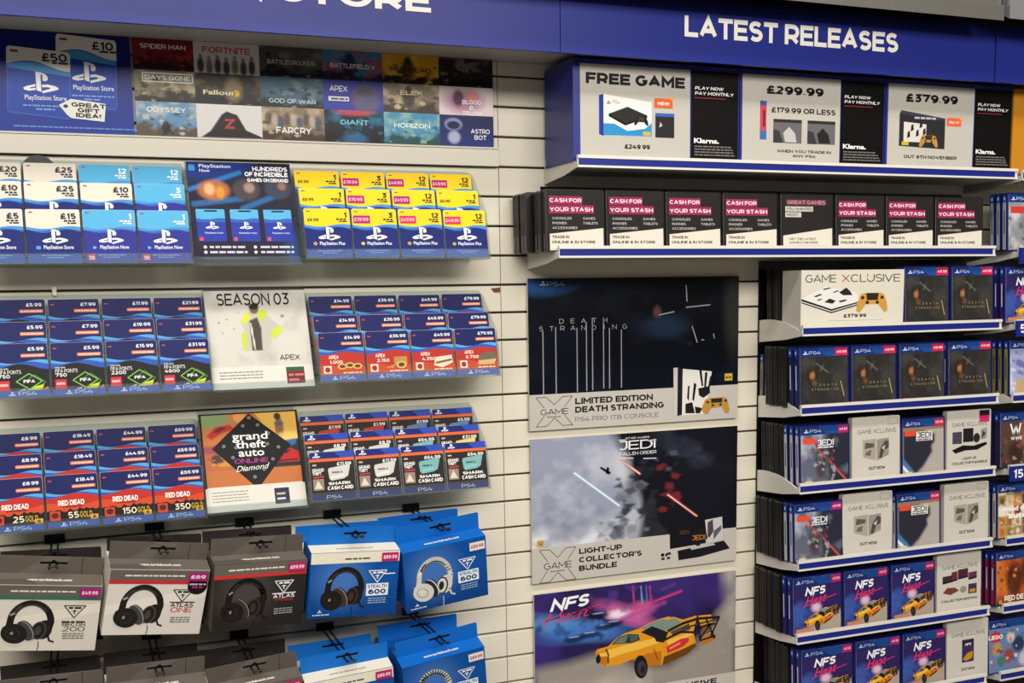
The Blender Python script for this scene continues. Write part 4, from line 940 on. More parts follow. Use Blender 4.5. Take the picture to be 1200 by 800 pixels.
# little fittings on the left wall
b = MB(); c0 = at(45, 192, -.012); b.prism([(c0[0] + .027 * math.cos(t), c0[1] - .010 + .025 * math.sin(t)) for t in [2 * math.pi * k / 28 for k in range(28)]], 'y', -.014, -.0045, 'black_metal')
t_ = thing('security_tag', 'round black security tag with a lead hanging behind the white-topped cards', 'tag'); b.build('disc', t_)
b = MB(); b.tube([(c0[0] - .024, -.009, c0[1] - .012), (c0[0] - .028, -.009, c0[1] - .025), (c0[0] - .0275, -.009, c0[1] - .06)], .0015, 'black_metal'); b.build('lead', t_)
b = MB(); c1 = at(63.5, 340, -.006); b.prism([(c1[0] - .0045, c1[1] + .006), (c1[0] + .0045, c1[1] + .006), (c1[0] + .003, c1[1] - .009), (c1[0] - .002, c1[1] - .009)], 'y', -.008, 0, 'letter_white')
tag(b.build('plastic_clip'), 'tiny white plastic clip under the top left rack', 'clip')
b = MB(); c2 = at(581, 339, 0); b.prism([(c2[0] - .011, c2[1] + .002), (c2[0] + .009, c2[1] + .004), (c2[0] + .009, c2[1] - .006), (c2[0] - .004, c2[1] - .006)], 'y', -.0012, 0, 'brown_chip')  # chipped spot in the slat, built as a thin brown patch
tag(b.build('slat_chip'), 'small brown chipped spot on the slat beside the panel seam', 'label')

# ------------------------------------------------------------------ headset boxes on peg hooks
HW, HH, HT, HTAB = 0.1615, 0.1255, 0.036, 0.033
_HB = {}


def headphones(c, W, H, dark, mid, lite, ox=0.0):
    """A printed picture of a headset, three-quarter view."""
    P = lambda x, y: (W * (x - 460) / 525 + ox, H * (595 - y) / 320)
    E = lambda cx, cy, rx, ry, a0, a1, n=20: [P(cx + rx * math.cos(math.radians(a0 + (a1 - a0) * i / n)), cy - ry * math.sin(math.radians(a0 + (a1 - a0) * i / n))) for i in range(n + 1)]
    c.line([P(545, 472)] + E(648, 450, 99, 98, 178, 2) + [P(742, 470)], .0105, dark, 4); c.line(E(650, 450, 90, 89, 160, 40), .0022, mid, 5); c.line(E(648, 450, 99, 98, 150, 120, 6), .003, mid, 5)
    c.disc(*P(716, 486), .0125, .0185, dark, 5, 24, rot=-8); c.disc(*P(692, 490), .0115, .0175, mid, 6, 24, rot=-8); c.disc(*P(689, 490), .0095, .0150, dark, 7, 24, rot=-8); c.disc(*P(686, 490), .005, .009, mid, 8, 20, rot=-8)
    c.disc(*P(636, 488), .0095, .0205, mid, 7, 24, rot=28); c.disc(*P(628, 490), .0095, .0205, lite, 8, 24, rot=28); c.disc(*P(623, 492), .0095, .0205, mid, 9, 24, rot=28)
    c.disc(*P(572, 505), .0205, .0185, dark, 10, 28, rot=-32); c.poly([P(*q) for q in ((512, 475), (540, 455), (590, 470), (560, 520), (520, 520))], dark, 11); c.disc(*P(566, 506), .0115, .0095, mid, 11, 22, rot=-32); c.disc(*P(566, 506), .0105, .0085, dark, 12, 22, rot=-32)
    c.poly([P(*q) for q in ((552, 500), (566, 492), (568, 508), (556, 510))], lite, 13); c.line([P(546, 462), P(556, 405)], .0085, dark, 9); c.line([P(548, 412), P(566, 402)], .004, lite, 10); c.line([P(736, 455), P(746, 430)], .007, dark, 9)
    c.line([P(735, 510), P(748, 542), P(770, 549)], .0032, dark, 5); c.line([P(694, 545), P(696, 572), P(692, 594)], .0012, dark, 5)


def hb_meshes(kind):
    if kind in _HB:
        return _HB[kind]
    GREY, BLUE = (104, 97, 90), (20, 104, 192)
    FBLUE = (13, 80, 160)
    front, head, tabc, hl = {'recon': ((224, 218, 206), GREY, (100, 93, 86), (60, 112, 96)), 'atlas': ((224, 218, 210), GREY, (96, 90, 84), (196, 50, 50)), 'dark': ((44, 40, 38), GREY, (92, 85, 79), (200, 56, 54)), 'rear': ((34, 31, 29), (50, 46, 43), (46, 42, 39), (120, 40, 40)),  # rear: the dark box's colours lowered for the shade under the racks
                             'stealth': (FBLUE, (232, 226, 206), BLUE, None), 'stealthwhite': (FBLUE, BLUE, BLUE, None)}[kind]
    W, H = HW, HH
    b = MB(); b.prism([(0, -H), (0, 0), (HT, .001), (.066, -.002), (.066, -H)], 'x', -W / 2, W / 2, 'print', front if kind in ('recon', 'atlas') else tabc if kind in ('dark', 'rear') else BLUE)
    c = Canvas(b, (-W / 2, 0, -H)); c.rect(.0004, .0004, W - .0004, H - .0004, front, 1)
    ink = (30, 28, 28) if kind in ('recon', 'atlas') else (238, 240, 244)
    hh = .021 if kind != 'stealthwhite' else 0
    if kind in ('stealth', 'stealthwhite', 'dark', 'rear'):
        a = Art(34, 26, front); a.vgrad(.45, 1.1, (8, 50, 112) if kind not in ('dark', 'rear') else (34, 31, 30), .8).ell(.35, .42, .26, .36, (84, 130, 200) if kind not in ('dark', 'rear') else (84, 78, 73), .6, 1.1); c.pic(.0004, .0004, W - .0004, H - .0004, a, 2)
    else:
        c.poly([(0, H * .45), (W, H * .75), (W, H * .6), (0, H * .3)], tuple(int(v * 1.05) if v < 230 else v for v in front), 2)
    if hh:
        c.rect(.0004, H - hh, W - .0004, H - .0004, head, 3)
    if hl:
        c.rect(.0004, H - hh - .006, W - .0004, H - hh + .001, hl, 4); c.fine(W * .15, W * .75, H - hh * .6, .0028, (230, 226, 220), 4)
    elif kind == 'stealth':
        c.fine(W * .38, W * .68, H - hh * .7, .003, (70, 74, 90), 4)
    hd = ((34, 32, 32), (70, 67, 65), (150, 146, 141)) if kind in ('recon', 'atlas') else ((30, 26, 25), (58, 50, 47), (140, 130, 124)) if kind != 'stealthwhite' else ((214, 210, 202), (40, 40, 46), (236, 234, 230))
    headphones(c, W, H - (.004 if kind != 'stealthwhite' else -.006), *hd, ox=0 if kind != 'stealth' else .006)
    tx, ty = W * .76, H * .70
    c.line([(tx - .0165, ty), (tx + .0165, ty), (tx, ty - .023), (tx - .0165, ty)], .0016, ink, 5); c.fine(tx - .009, tx + .010, ty - .006, .0036, ink, 5); c.poly([(tx - .006, ty - .011), (tx, ty - .008), (tx + .006, ty - .011), (tx + .001, ty - .0105), (tx + .001, ty - .016), (tx - .001, ty - .016), (tx - .001, ty - .0105)], ink, 5)
    if kind == 'recon':
        c.fine(tx - .018, tx + .022, H * .44, .003, ink, 5); c.text('RECON', tx + .001, H * .385, .0065, ink, w=W * .22, al='c', bold=.02, l=5); c.text('200', tx + .001, H * .305, .009, ink, w=W * .22, al='c', bold=.0, l=5)
    elif kind in ('atlas', 'dark', 'rear'):
        c.rect(tx - .02, H * .50, tx + .022, H * .515, ink, 5); c.text('ATLAS', tx + .001, H * .435, .0075, ink, w=W * .235, al='c', bold=.03, l=5)
        c.text('ONE' if kind == 'atlas' else 'THREE', tx + .001, H * (.35 if kind == 'atlas' else .39), .010 if kind == 'atlas' else .005, (196, 50, 56), w=W * .22, al='c', bold=.01, l=5)
    else:
        c.rr(tx - .0195, H * .31, tx + .0215, H * .50, .001, (226, 236, 246), 5); c.text('STEALTH', tx + .001, H * .43, .0065, (20, 60, 130), w=W * .22, al='c', bold=.03, l=6); c.text('600', tx + .001, H * .335, .0095, (20, 40, 90), w=W * .2, al='c', bold=.06, l=6)
        u, v = W * .08, H * .06; c.pslogo(u + .003, v + .003, .009, (226, 236, 246), 5); c.fine(u - .005, u + .026, v - .002, .002, (200, 220, 240), 5)
        if kind == 'stealth':
            c.line([(tx + .006, ty - .004), (tx + .014, ty - .007), (tx + .032, ty - .007)], .002, (240, 244, 250), 6)
    for k in range(3):
        c.fine(tx - .015, tx + .018, H * (.26 - .035 * k), .002, tuple(int(.6 * i_ + .4 * f_) for i_, f_ in zip(ink, front)), 5, k)
    if kind == 'atlas':
        c.disc(W * .895, H * .76, .0165, .0165, (28, 20, 28), 6, 24); c.fine(W * .81, W * .98, H * .775, .003, (206, 196, 206), 7); c.fine(W * .84, W * .95, H * .73, .003, (190, 50, 130), 7)
    t = Canvas(b, (-W / 2, 0, 0), (1, 0, 0), (0, 1, 0.028), (0, 0, 1)); t.rect(.0004, .0004, W - .0004, HT - .001, head, 1)
    t.text('www.turtlebeach.com', W * .50, .013, .0075, (240, 236, 226) if kind != 'stealth' else (150, 146, 130), w=W * .42, al='c', bold=.04, l=2)
    if kind in ('recon', 'atlas', 'dark', 'rear'):
        t.poly([(0, .0004), (W * .4, .0004), (W * .3, .018), (0, .016)], (88, 82, 76), 2)
    k1 = b.data('carton')
    b = MB(); b.prism([(-W / 2, 0), (-W / 2, HTAB), (W / 2 - .002, HTAB), (W / 2, HTAB - .002), (W / 2, 0)], 'y', HT - .001, HT + .0005, 'print', tabc)
    c = Canvas(b, (-W / 2, HT - .001, 0))
    if kind in ('recon', 'atlas', 'dark', 'rear'):
        c.poly([(W * .2, 0), (W * .45, HTAB), (W * .7, HTAB), (W * .5, 0)], tuple(int(v * 1.12) for v in tabc), 1); c.rect(W * .80, .0005, W * .806, HTAB - .0005, (56, 52, 48), 2)
    c.rr(W * .40, HTAB * .60, W * .66, HTAB * .72, .0015, (14, 14, 16), 3); c.poly([(W * .49, HTAB * .7), (W * .53, HTAB * .84), (W * .57, HTAB * .7)], (14, 14, 16), 3)
    k2 = b.data('hang_tab')
    pr = {'recon': '\u00a349.99', 'atlas': '\u00a369', 'dark': '\u00a369.99', 'rear': '\u00a369.99', 'stealth': '\u00a389.99', 'stealthwhite': '\u00a389.99'}[kind]
    sc = (168, 34, 122) if kind in ('recon', 'atlas') else (186, 34, 104)
    b = MB(); W2, H2 = (.030, .0165)
    if kind == 'stealthwhite':
        sc = (232, 226, 224)
    b.box(0, W2, -.0004, 0, 0, H2, 'print', sc); c = Canvas(b, (0, -.0004, 0))
    c.text(pr, W2 / 2, H2 * .3, .0068, (250, 224, 238) if kind != 'stealthwhite' else (196, 60, 70), w=W2 * .82, al='c', bold=.05, l=1)
    k3 = b.data('price_sticker'); _HB[kind] = (k1, k2, k3); return _HB[kind]


def headset_box(kind, X, Z, yaw, tilt, roll, Y, label, group):
    t = thing('headset_box', label, 'headset box', (X, Y, Z), group=group); t.rotation_mode = 'YXZ'; t.rotation_euler = [math.radians(q) for q in (tilt, roll, yaw)]
    k1, k2, k3 = hb_meshes(kind)
    for n, d, l in (('carton', k1, (0, 0, 0)), ('hang_tab', k2, (0, 0, 0)), ('price_sticker', k3, (HW / 2 - .0335, -.0026, -.0195 if kind != 'stealthwhite' else -.024))):
        o = bpy.data.objects.new(n, d); COL.objects.link(o); o.parent = t; o.location = l
    return t


bpy.context.view_layer.update()
HB = [('recon', -.0625, 1.0440, .3, 18, 8.6, -.222, 'white-fronted headset box with green line at the left edge, upper peg row'),
      ('atlas', .1105, 1.0515, 3.7, 16.9, 8.6, -.224, 'white-fronted headset box with red line and round black badge'),
      ('dark', .2765, 1.0460, 5, 13.1, 3.3, -.222, 'black-fronted headset box with a red line in the upper peg row'),
      ('stealth', .4425, 1.0481, -.1, 10.1, 3.5, -.222, 'blue headset box with white top band, black headset, upper peg row'),
      ('stealthwhite', .6064, 1.0448, 1.3, 13, -6.6, -.222, 'all-blue box showing a white headset, at the end of the upper peg row')]
OFF = [((125, 790), (124, 655), -7), ((240, 775), (241, 639), -6.5), ((241, 776), (246, 631), -6.5), ((351, 764), (361, 619), -7.5), ((461, 749), (461, 617), -1)]
LOW = ['grey-topped headset box at the bottom left corner, only its top in view', 'grey-topped headset box in the lower peg row, second from the left edge', 'grey-topped headset box with pink price in the lower peg row beside the blue boxes',
       'blue headset box with white top band in the lower peg row', 'all-blue headset box at the end of the lower peg row']
COLS = ['white boxes with green line', 'white boxes with round black badge', 'black-fronted boxes', 'blue boxes with white top bands', 'all-blue boxes']
BEH = ['shade-painted box hidden behind the white green-lined box', 'shade-painted box hidden behind the box with the round badge', 'shade-painted box hidden behind the black-fronted box', 'blue-tabbed box behind the white-banded box', 'blue-tabbed box behind the all-blue white headset box']
REARS = [[(0, 648)], [(122, 640)], [(300, 618)], [(342, 616)], [(447, 607)]]


def peg_hook(x, z, yend, label):
    t = thing('peg_hook', label, 'peg hook', (x, 0, z), group='black peg hooks under the card racks')
    b = MB(); b.box(-.017, .017, -.006, -.0002, -.004, .012, 'black_metal'); b.build('base_plate', t)
    for s in (-1, 1):
        b = MB(); b.tube([(s * .0055, -.004, 0), (s * .0055, yend + .012, 0), (s * .0055, yend + .004, .0015), (s * .0055, yend, .006)], .0017, 'black_metal'); b.build('prong', t)
    b = MB(); b.tube([(-.0075, yend, .006), (.0075, yend, .006)], .0017, 'black_metal'); b.build('cross_bar', t)


for i, (k, X, Z, ya, ti, ro, Y, lab) in enumerate(HB):
    for row in (0, 1):
        dx = dz = 0; r2 = ro; lb = lab
        if row:
            p, q = at(*OFF[i][0], -.18), at(*OFF[i][1], -.18); dx, dz = p[0] - q[0], p[1] - q[1]; r2 = ro + OFF[i][2]; lb = LOW[i]
        gr = 'headset boxes on the %s pegs' % ('lower' if row else 'upper')
        t = headset_box(k, X + dx + (-.003 if row and i == 1 else .004 if row and i == 3 else 0), Z + dz, ya, ti, r2, Y, lb, gr)
        R = t.rotation_euler.to_matrix(); s = Vector(t.location) + R @ Vector((0.004, HT, HTAB * .63))
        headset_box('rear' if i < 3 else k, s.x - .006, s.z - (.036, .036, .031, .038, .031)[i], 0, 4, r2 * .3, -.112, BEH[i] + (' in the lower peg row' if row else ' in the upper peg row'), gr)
        peg_hook(s.x, s.z - .002, s.y - .045, 'black peg hook holding the %s in the %s peg row' % (COLS[i], 'lower' if row else 'upper'))

# ------------------------------------------------------------------ console display boxes on the top shelf
BY = -0.148
ztop = SHELF_Z[0] - .004


def pad(c, cx, cy, k, col, dk, l):
    """A printed game controller about k wide."""
    pts = [(-.36, .30), (-.24, .34), (.24, .34), (.36, .30), (.46, .02), (.5, -.28), (.42, -.36), (.34, -.28), (.2, -.06), (-.2, -.06), (-.34, -.28), (-.42, -.36), (-.5, -.28), (-.46, .02)]
    c.poly([(cx + a * k, cy + b * k * .72) for a, b in pts], col, l)
    c.poly([(cx + a * k, cy + b * k * .72) for a, b in ((-.2, .33), (.2, .33), (.17, .08), (-.17, .08))], dk, l + 1)
    for a, b in ((-.16, .0), (.16, .0), (-.31, .17), (.31, .17)):
        c.disc(cx + a * k, cy + b * k * .72, k * .055, k * .045, dk, l + 1, 10)


def d_free(c, W, H):
    c.text('FREE GAME', W * .5, H * .80, .0205, (28, 26, 28), w=W * .90, al='c', bold=.07, l=2)
    c.poly([(W * .165, H * .285), (W * .205, H * .27), (W * .205, H * .70), (W * .165, H * .685)], (38, 56, 150), 2); c.poly([(W * .205, H * .27), (W * .64, H * .285), (W * .64, H * .64), (W * .205, H * .70)], (232, 230, 226), 2)
    c.poly([(W * .205, H * .275), (W * .64, H * .285), (W * .64, H * .42), (W * .58, H * .36), (W * .42, H * .33), (W * .3, H * .40), (W * .205, H * .40)], (50, 140, 200), 3); c.pslogo(W * .23, H * .60, .010, (60, 60, 66), 4); c.text('PS4', W * .285, H * .605, .007, (120, 120, 124), bold=-.01, w=.016, l=4); c.rect(W * .56, H * .29, W * .63, H * .33, (200, 180, 60), 4)
    c.poly([(W * .25, H * .50), (W * .42, H * .58), (W * .60, H * .50), (W * .40, H * .41)], (44, 42, 42), 4); c.poly([(W * .25, H * .50), (W * .40, H * .41), (W * .40, H * .385), (W * .25, H * .475)], (20, 20, 22), 4); c.poly([(W * .40, H * .41), (W * .60, H * .50), (W * .60, H * .475), (W * .40, H * .385)], (30, 30, 32), 4); pad(c, W * .545, H * .435, W * .13, (28, 28, 30), (60, 60, 62), 5)
    c.rect(W * .665, H * .585, W * .835, H * .685, (230, 96, 50), 4); c.text('NEW', W * .75, H * .615, .006, (250, 240, 236), al='c', bold=.05, w=W * .11, l=5); c.disc(W * .825, H * .69, .004, .004, (236, 170, 60), 5, 10)
    c.rect(W * .675, H * .275, W * .85, H * .53, (44, 42, 44), 4); c.rect(W * .675, H * .495, W * .85, H * .53, (56, 96, 170), 5); c.poly([(W * .71, H * .38), (W * .74, H * .40), (W * .72, H * .44)], (196, 190, 186), 5)
    c.text('\u00a3249.99', W * .51, H * .145, .0085, (24, 22, 24), w=W * .23, al='c', bold=.06, l=2); c.fine(W * .36, W * .68, H * .11, .0012, (190, 184, 178), 2)


def d_299(c, W, H):
    c.text('\u00a3299.99', W * .53, H * .80, .0165, (28, 26, 28), w=W * .58, al='c', bold=.07, l=2); c.text('\u00a3179.99 OR LESS', W * .62, H * .60, .0105, (28, 26, 28), w=W * .66, al='c', bold=.045, l=2)
    for x in (.31, .66):
        c.rect(W * x, H * .27, W * (x + .29), H * .53, (104, 102, 104), 2); c.rect(W * x, H * .495, W * (x + .29), H * .53, (50, 48, 50), 3); c.poly([(W * (x + .12), H * .28), (W * (x + .10), H * .38), (W * (x + .16), H * .45), (W * (x + .22), H * .38), (W * (x + .24), H * .28)], (190, 188, 186) if x < .5 else (40, 38, 40), 3); c.poly([(W * x, H * .27), (W * (x + .1), H * .27), (W * (x + .06), H * .40), (W * x, H * .42)], (60, 58, 62), 3)
    c.rect(W * .175, H * .30, W * .24, H * .72, (206, 66, 84), 2); c.rect(W * .175, H * .30, W * .24, H * .40, (60, 110, 170), 3); c.rect(W * .175, H * .67, W * .24, H * .72, (60, 90, 160), 3); c.rect(W * .205, H * .44, W * .225, H * .62, (60, 50, 60), 3)
    c.text('WHEN YOU TRADE IN', W * .63, H * .165, .0055, (34, 32, 34), w=W * .56, al='c', bold=.04, l=2); c.text('ANY PS4', W * .63, H * .115, .0055, (34, 32, 34), w=W * .24, al='c', bold=.04, l=2); c.fine(W * .4, W * .85, H * .07, .0012, (190, 184, 178), 2)


def d_379(c, W, H):
    c.text('\u00a3379.99', W * .5, H * .80, .0175, (28, 26, 28), w=W * .60, al='c', bold=.07, l=2)
    c.poly([(W * .13, H * .29), (W * .66, H * .27), (W * .66, H * .60), (W * .13, H * .66)], (46, 44, 48), 2); c.poly([(W * .13, H * .66), (W * .66, H * .60), (W * .66, H * .63), (W * .15, H * .70)], (60, 62, 76), 2); c.fine(W * .3, W * .55, H * .61, .004, (190, 190, 196), 3)
    c.poly([(W * .18, H * .34), (W * .44, H * .34), (W * .44, H * .55), (W * .18, H * .57)], (216, 212, 206), 3)
    for x, y in ((.22, .38), (.26, .46), (.32, .40), (.36, .5), (.40, .42)):
        c.poly([(W * x, H * y), (W * (x + .035), H * (y + .02)), (W * (x + .03), H * (y + .09)), (W * (x + .005), H * (y + .07))], (40, 38, 40), 4)
    c.rect(W * .16, H * .30, W * .24, H * .34, (206, 176, 40), 4); pad(c, W * .47, H * .355, W * .22, (188, 140, 66), (60, 50, 40), 5)
    c.rect(W * .68, H * .545, W * .85, H * .64, (232, 100, 56), 4); c.text('ONLY AT', W * .765, H * .575, .005, (250, 240, 236), al='c', bold=.04, w=W * .12, l=5); c.disc(W * .84, H * .64, .004, .004, (236, 170, 60), 5, 10)
    c.text('OUT 8TH NOVEMBER', W * .5, H * .15, .0068, (28, 26, 28), w=W * .62, al='c', bold=.045, l=2); c.fine(W * .36, W * .68, H * .105, .0012, (190, 184, 178), 2)


def d_black(c, W, H):
    c.text('PLAY NOW', W * .06, H * .80, .0062, (240, 238, 234), w=W * .62, bold=.05, shear=.15, l=2); c.text('PAY MONTHLY', W * .06, H * .745, .0062, (240, 238, 234), w=W * .84, bold=.05, shear=.15, l=2); c.fine(W * .06, W * .72, H * .71, .0014, (190, 60, 80), 2)
    c.text('Klarna.', W * .05, H * .235, .0095, (244, 242, 240), w=W * .54, bold=.04, l=2)
    for k in range(4):
        c.fine(W * .06, W * (.85 + .03 * k), H * (.19 - .03 * k), .0026, (116, 112, 110), 2)


DB = [(672, 866, 680, 808, 810, 864, d_free, 'blue console display box headed FREE GAME with black pay-monthly strip'), (866.6, 1036, 869, 983, 984.5, 1034, d_299, 'blue console display box priced at 299.99 in the middle of the top shelf'),
      (1036.6, 1184, 1039, 1139, 1140.5, 1183, d_379, 'blue console display box priced at 379.99 on the top shelf')]
for xa, xb, s0, s1, k0, k1, dr, lab in DB:
    X = lambda p, y=180: at(p, y, BY)[0]
    x0, x1 = X(xa), X(xb); W, H = x1 - x0, 1.936 - ztop
    t = thing('display_box', lab, 'display box', (x0, BY, ztop), group='console display boxes on the top shelf')
    b = MB(); b.box(0, W - .001, 0, .135, 0, H, 'box_blue'); b.build('carton', t)
    for nm, p0, p1, col, f in (('price_sheet', s0, s1, (190, 186, 177), dr), ('payment_sheet', k0, k1, (12, 11, 10), d_black)):
        sx0, sx1 = X(p0) - x0, X(p1) - x0; sh = H - .009
        b = MB(); b.box(0, sx1 - sx0, -.0012, 0, 0, sh, 'print', col); f(Canvas(b, (0, -.0012, 0)), sx1 - sx0, sh); b.build(nm, t, (sx0, -.0002, 0))
b = MB(); xo = at(1184.8, 180, BY)[0]; b.box(0, .16, 0, .13, 0, 1.932 - ztop, 'box_orange')
tag(b.build('display_box', loc=(xo, BY - .002, ztop)), 'plain orange display box at the far end of the top shelf', 'display box')
shelf(2.012, 2.5, SHELF_Z[0] - .002, 'white shelf in the far bay under the plain orange display box')

# ------------------------------------------------------------------ game cases
GW, GH, GT = 0.1305, 0.1315, 0.014
_GC = {}


def case_meshes(kind, w, h):
    k = (kind, round(w, 4), round(h, 4))
    if k in _GC:
        return _GC[k]
    body = {'stash': 'case_black', 'great': 'case_black', 'black': 'case_black'}.get(kind, 'case_white' if kind.startswith('white') else 'case_blue')
    b = MB(); b.prism(rrect(0, w, 0, h, .004, 3), 'y', -GT, 0, body); b.box(w - .0005, w + .0006, -GT * .65, -GT * .35, h * .35, h * .65, body)
    sp = {'ds': (40, 44, 60), 'jedi': (206, 204, 204), 'jedidark': (206, 204, 204), 'nfs': (60, 40, 110), 'western': (176, 44, 30), 'wrestle': (60, 40, 34), 'mosaic': (206, 200, 190), 'brick': (60, 90, 160), 'sport': (150, 140, 70), 'moon': (170, 170, 176), 'stash': (52, 50, 50), 'black': (30, 30, 31), 'great': (52, 50, 50)}.get(kind)
    if sp:
        s = Canvas(b, (0, 0, 0), (0, -1, 0), (0, 0, 1), (-1, 0, 0)); s.rect(.0022, .004, GT - .0022, h - .004, sp, 1)
        if body == 'case_blue':
            s.rect(.0022, h * .84, GT - .0022, h - .004, (36, 84, 176), 2); s.rect(.005, h * .88, GT - .005, h * .93, (220, 226, 240), 3); s.rect(.0055, h * .3, GT - .0055, h * .7, (236, 236, 238) if kind in ('ds', 'nfs', 'western') else (60, 60, 70), 2)
        elif kind == 'stash':
            s.rect(.004, .004, GT - .004, h * .28, (112, 108, 102), 2)
    m1 = b.data('case'); m2 = None
    if kind != 'black':
        b = MB(); x0, x1, z0, z1 = (.002, w - .003, .002, h - .002) if body != 'case_blue' else (.005, w - .004, .003, h - .003)
        b.box(x0, x1, -GT - .0004, -GT + .0002, z0, z1, 'print', (226, 222, 212)); c = Canvas(b, (x0, -GT - .0004, z0)); W, H = x1 - x0, z1 - z0
        cover(kind, c, W, H); m2 = b.data('cover_sheet')
    _GC[k] = (m1, m2); return _GC[k]


def cover(kind, c, W, H):
    if kind in ('stash', 'great'):
        c.rect(0, 0, W, H, (40, 37, 37), 1); c.poly([(W * .05, 0), (W, 0), (W, H * .375), (W * .05, H * .275)] if kind == 'stash' else [(W * .04, 0), (W, 0), (W, H * .40), (W * .04, H * .26)], (222, 216, 202), 2)
        if kind == 'stash':
            for s, y, w2 in (('CASH FOR', .80, .56), ('YOUR STASH', .65, .76)):
                c.rect(W * .045, H * (y - .035), W * (.045 + w2 + .03), H * (y + .105), (150, 44, 84), 3); c.text(s, W * .06, H * y, .0078, (248, 214, 226), w=W * w2, bold=.05, l=4)
            for s, x, y, w2 in (('CONSOLES', .10, .515, .34), ('PHONES', .10, .435, .25), ('ACCESSORIES', .10, .355, .44), ('GAMES', .64, .515, .22), ('TABLETS', .64, .435, .26)):
                c.text(s, W * x, H * y, .0046, (190, 184, 182), w=W * w2, bold=.03, l=3)
            c.text('TRADE IN', W * .09, H * .20, .0052, (50, 46, 44), w=W * .30, bold=.05, l=3); c.text('ONLINE & IN STORE', W * .09, H * .115, .0052, (50, 46, 44), w=W * .76, bold=.05, l=3)
        else:
            c.rect(W * .1, H * .815, W * .88, H * .915, (104, 60, 72), 3); c.text('GREAT GAMES', W * .12, H * .83, .0078, (196, 130, 150), w=W * .74, bold=.04, l=4)
            c.rect(W * .08, H * .70, W * .62, H * .79, (200, 196, 190), 3); c.text('YOU WANTED', W * .10, H * .722, .0055, (90, 84, 84), w=W * .5, bold=.04, l=4); c.rect(W * .08, H * .595, W * .39, H * .685, (200, 196, 190), 3); c.text('MOST', W * .11, H * .615, .0055, (90, 84, 84), w=W * .22, bold=.04, l=4)
            c.text('GET THE LATEST', W * .16, H * .18, .0045, (70, 64, 60), w=W * .52, bold=.03, l=3); c.text('GAMES CHEAPER', W * .16, H * .115, .0045, (70, 64, 60), w=W * .55, bold=.03, l=3); c.fine(W * .16, W * .8, H * .07, .0012, (150, 144, 136), 3)
        return
    if kind.startswith('white'):
        c.rect(0, 0, W, H, (204, 199, 189), 1); c.text('GAME XCLUSIVE', W * .52, H * .745, .0095, (70, 66, 66), w=W * .84, al='c', bold=.0, l=2)
        if kind == 'whitesteel':
            c.poly([(W * .22, H * .37), (W * .50, H * .30), (W * .50, H * .66), (W * .21, H * .64)], (168, 160, 150), 2); c.poly([(W * .52, H * .30), (W * .78, H * .38), (W * .78, H * .66), (W * .52, H * .64)], (150, 142, 134), 2)
            c.poly([(W * .25, H * .5), (W * .45, H * .52), (W * .46, H * .58), (W * .27, H * .6)], (92, 86, 80), 3); c.poly([(W * .26, H * .4), (W * .38, H * .38), (W * .40, H * .48), (W * .30, H * .46)], (110, 104, 96), 3); c.poly([(W * .56, H * .34), (W * .60, H * .5), (W * .70, H * .62), (W * .78, H * .6), (W * .78, H * .5), (W * .68, H * .46), (W * .62, H * .33)], (80, 74, 70), 3); c.poly([(W * .62, H * .5), (W * .70, H * .55), (W * .68, H * .46)], (196, 188, 178), 4)
            c.text('OUT NOW', W * .52, H * .155, .0072, (30, 28, 28), w=W * .36, al='c', bold=.06, l=2); c.fine(W * .35, W * .7, H * .10, .001, (190, 184, 176), 2); c.line([(W * .76, H * .88), (W * .97, H * .88), (W * .97, H * .985), (W * .76, H * .985), (W * .76, H * .88)], .001, (150, 144, 140), 2)
        elif kind == 'whitebundle':
            c.rect(W * .11, H * .46, W * .33, H * .66, (70, 70, 80), 2); c.rect(W * .36, H * .48, W * .60, H * .71, (34, 32, 34), 2); c.disc(W * .68, H * .54, .010, .011, (44, 42, 44), 3); c.poly([(W * .78, H * .5), (W * .92, H * .52), (W * .93, H * .70), (W * .78, H * .68)], (150, 148, 150), 2); c.poly([(W * .80, H * .52), (W * .9, H * .6), (W * .82, H * .66)], (60, 60, 64), 3)
            c.poly([(W * .10, H * .36), (W * .35, H * .43), (W * .60, H * .41), (W * .90, H * .46), (W * .94, H * .42), (W * .70, H * .34), (W * .40, H * .34), (W * .18, H * .30)], (24, 22, 24), 4)
            c.text('LIGHT-UP', W * .52, H * .185, .0058, (30, 28, 28), w=W * .32, al='c', bold=.05, l=2); c.text("COLLECTOR'S BUNDLE", W * .52, H * .11, .0058, (30, 28, 28), w=W * .84, al='c', bold=.05, l=2)
            c.rect(W * .74, H * .91, W * .98, H, (34, 26, 30), 3); c.rect(W * .74, H * .80, W * .98, H * .91, (206, 44, 110), 3)
        elif kind == 'whitecollection':
            for x, y, a, d, col in ((.11, .50, .22, .14, (62, 44, 50)), (.32, .52, .14, .18, (110, 46, 60)), (.47, .55, .24, .18, (76, 40, 58)), (.72, .52, .2, .14, (90, 54, 72))):
                c.poly([(W * x, H * y), (W * (x + a), H * (y + .02)), (W * (x + a), H * (y + d)), (W * x, H * (y + d - .01))], col, 2); c.poly([(W * x, H * y), (W * (x + a), H * (y + .02)), (W * (x + a), H * (y + .05)), (W * x, H * (y + .03))], (40, 28, 34), 3)
            c.poly([(W * .12, H * .35), (W * .3, H * .30), (W * .5, H * .36), (W * .4, H * .42), (W * .22, H * .43)], (120, 60, 50), 3); c.disc(W * .60, H * .37, .010, .008, (150, 140, 134), 3); c.rect(W * .72, H * .28, W * .92, H * .45, (60, 50, 84), 3); c.rect(W * .75, H * .30, W * .89, H * .36, (190, 140, 50), 4)
            c.text('COLLECTION EDITION', W * .51, H * .18, .0055, (30, 28, 28), w=W * .84, al='c', bold=.05, l=2)
        else:
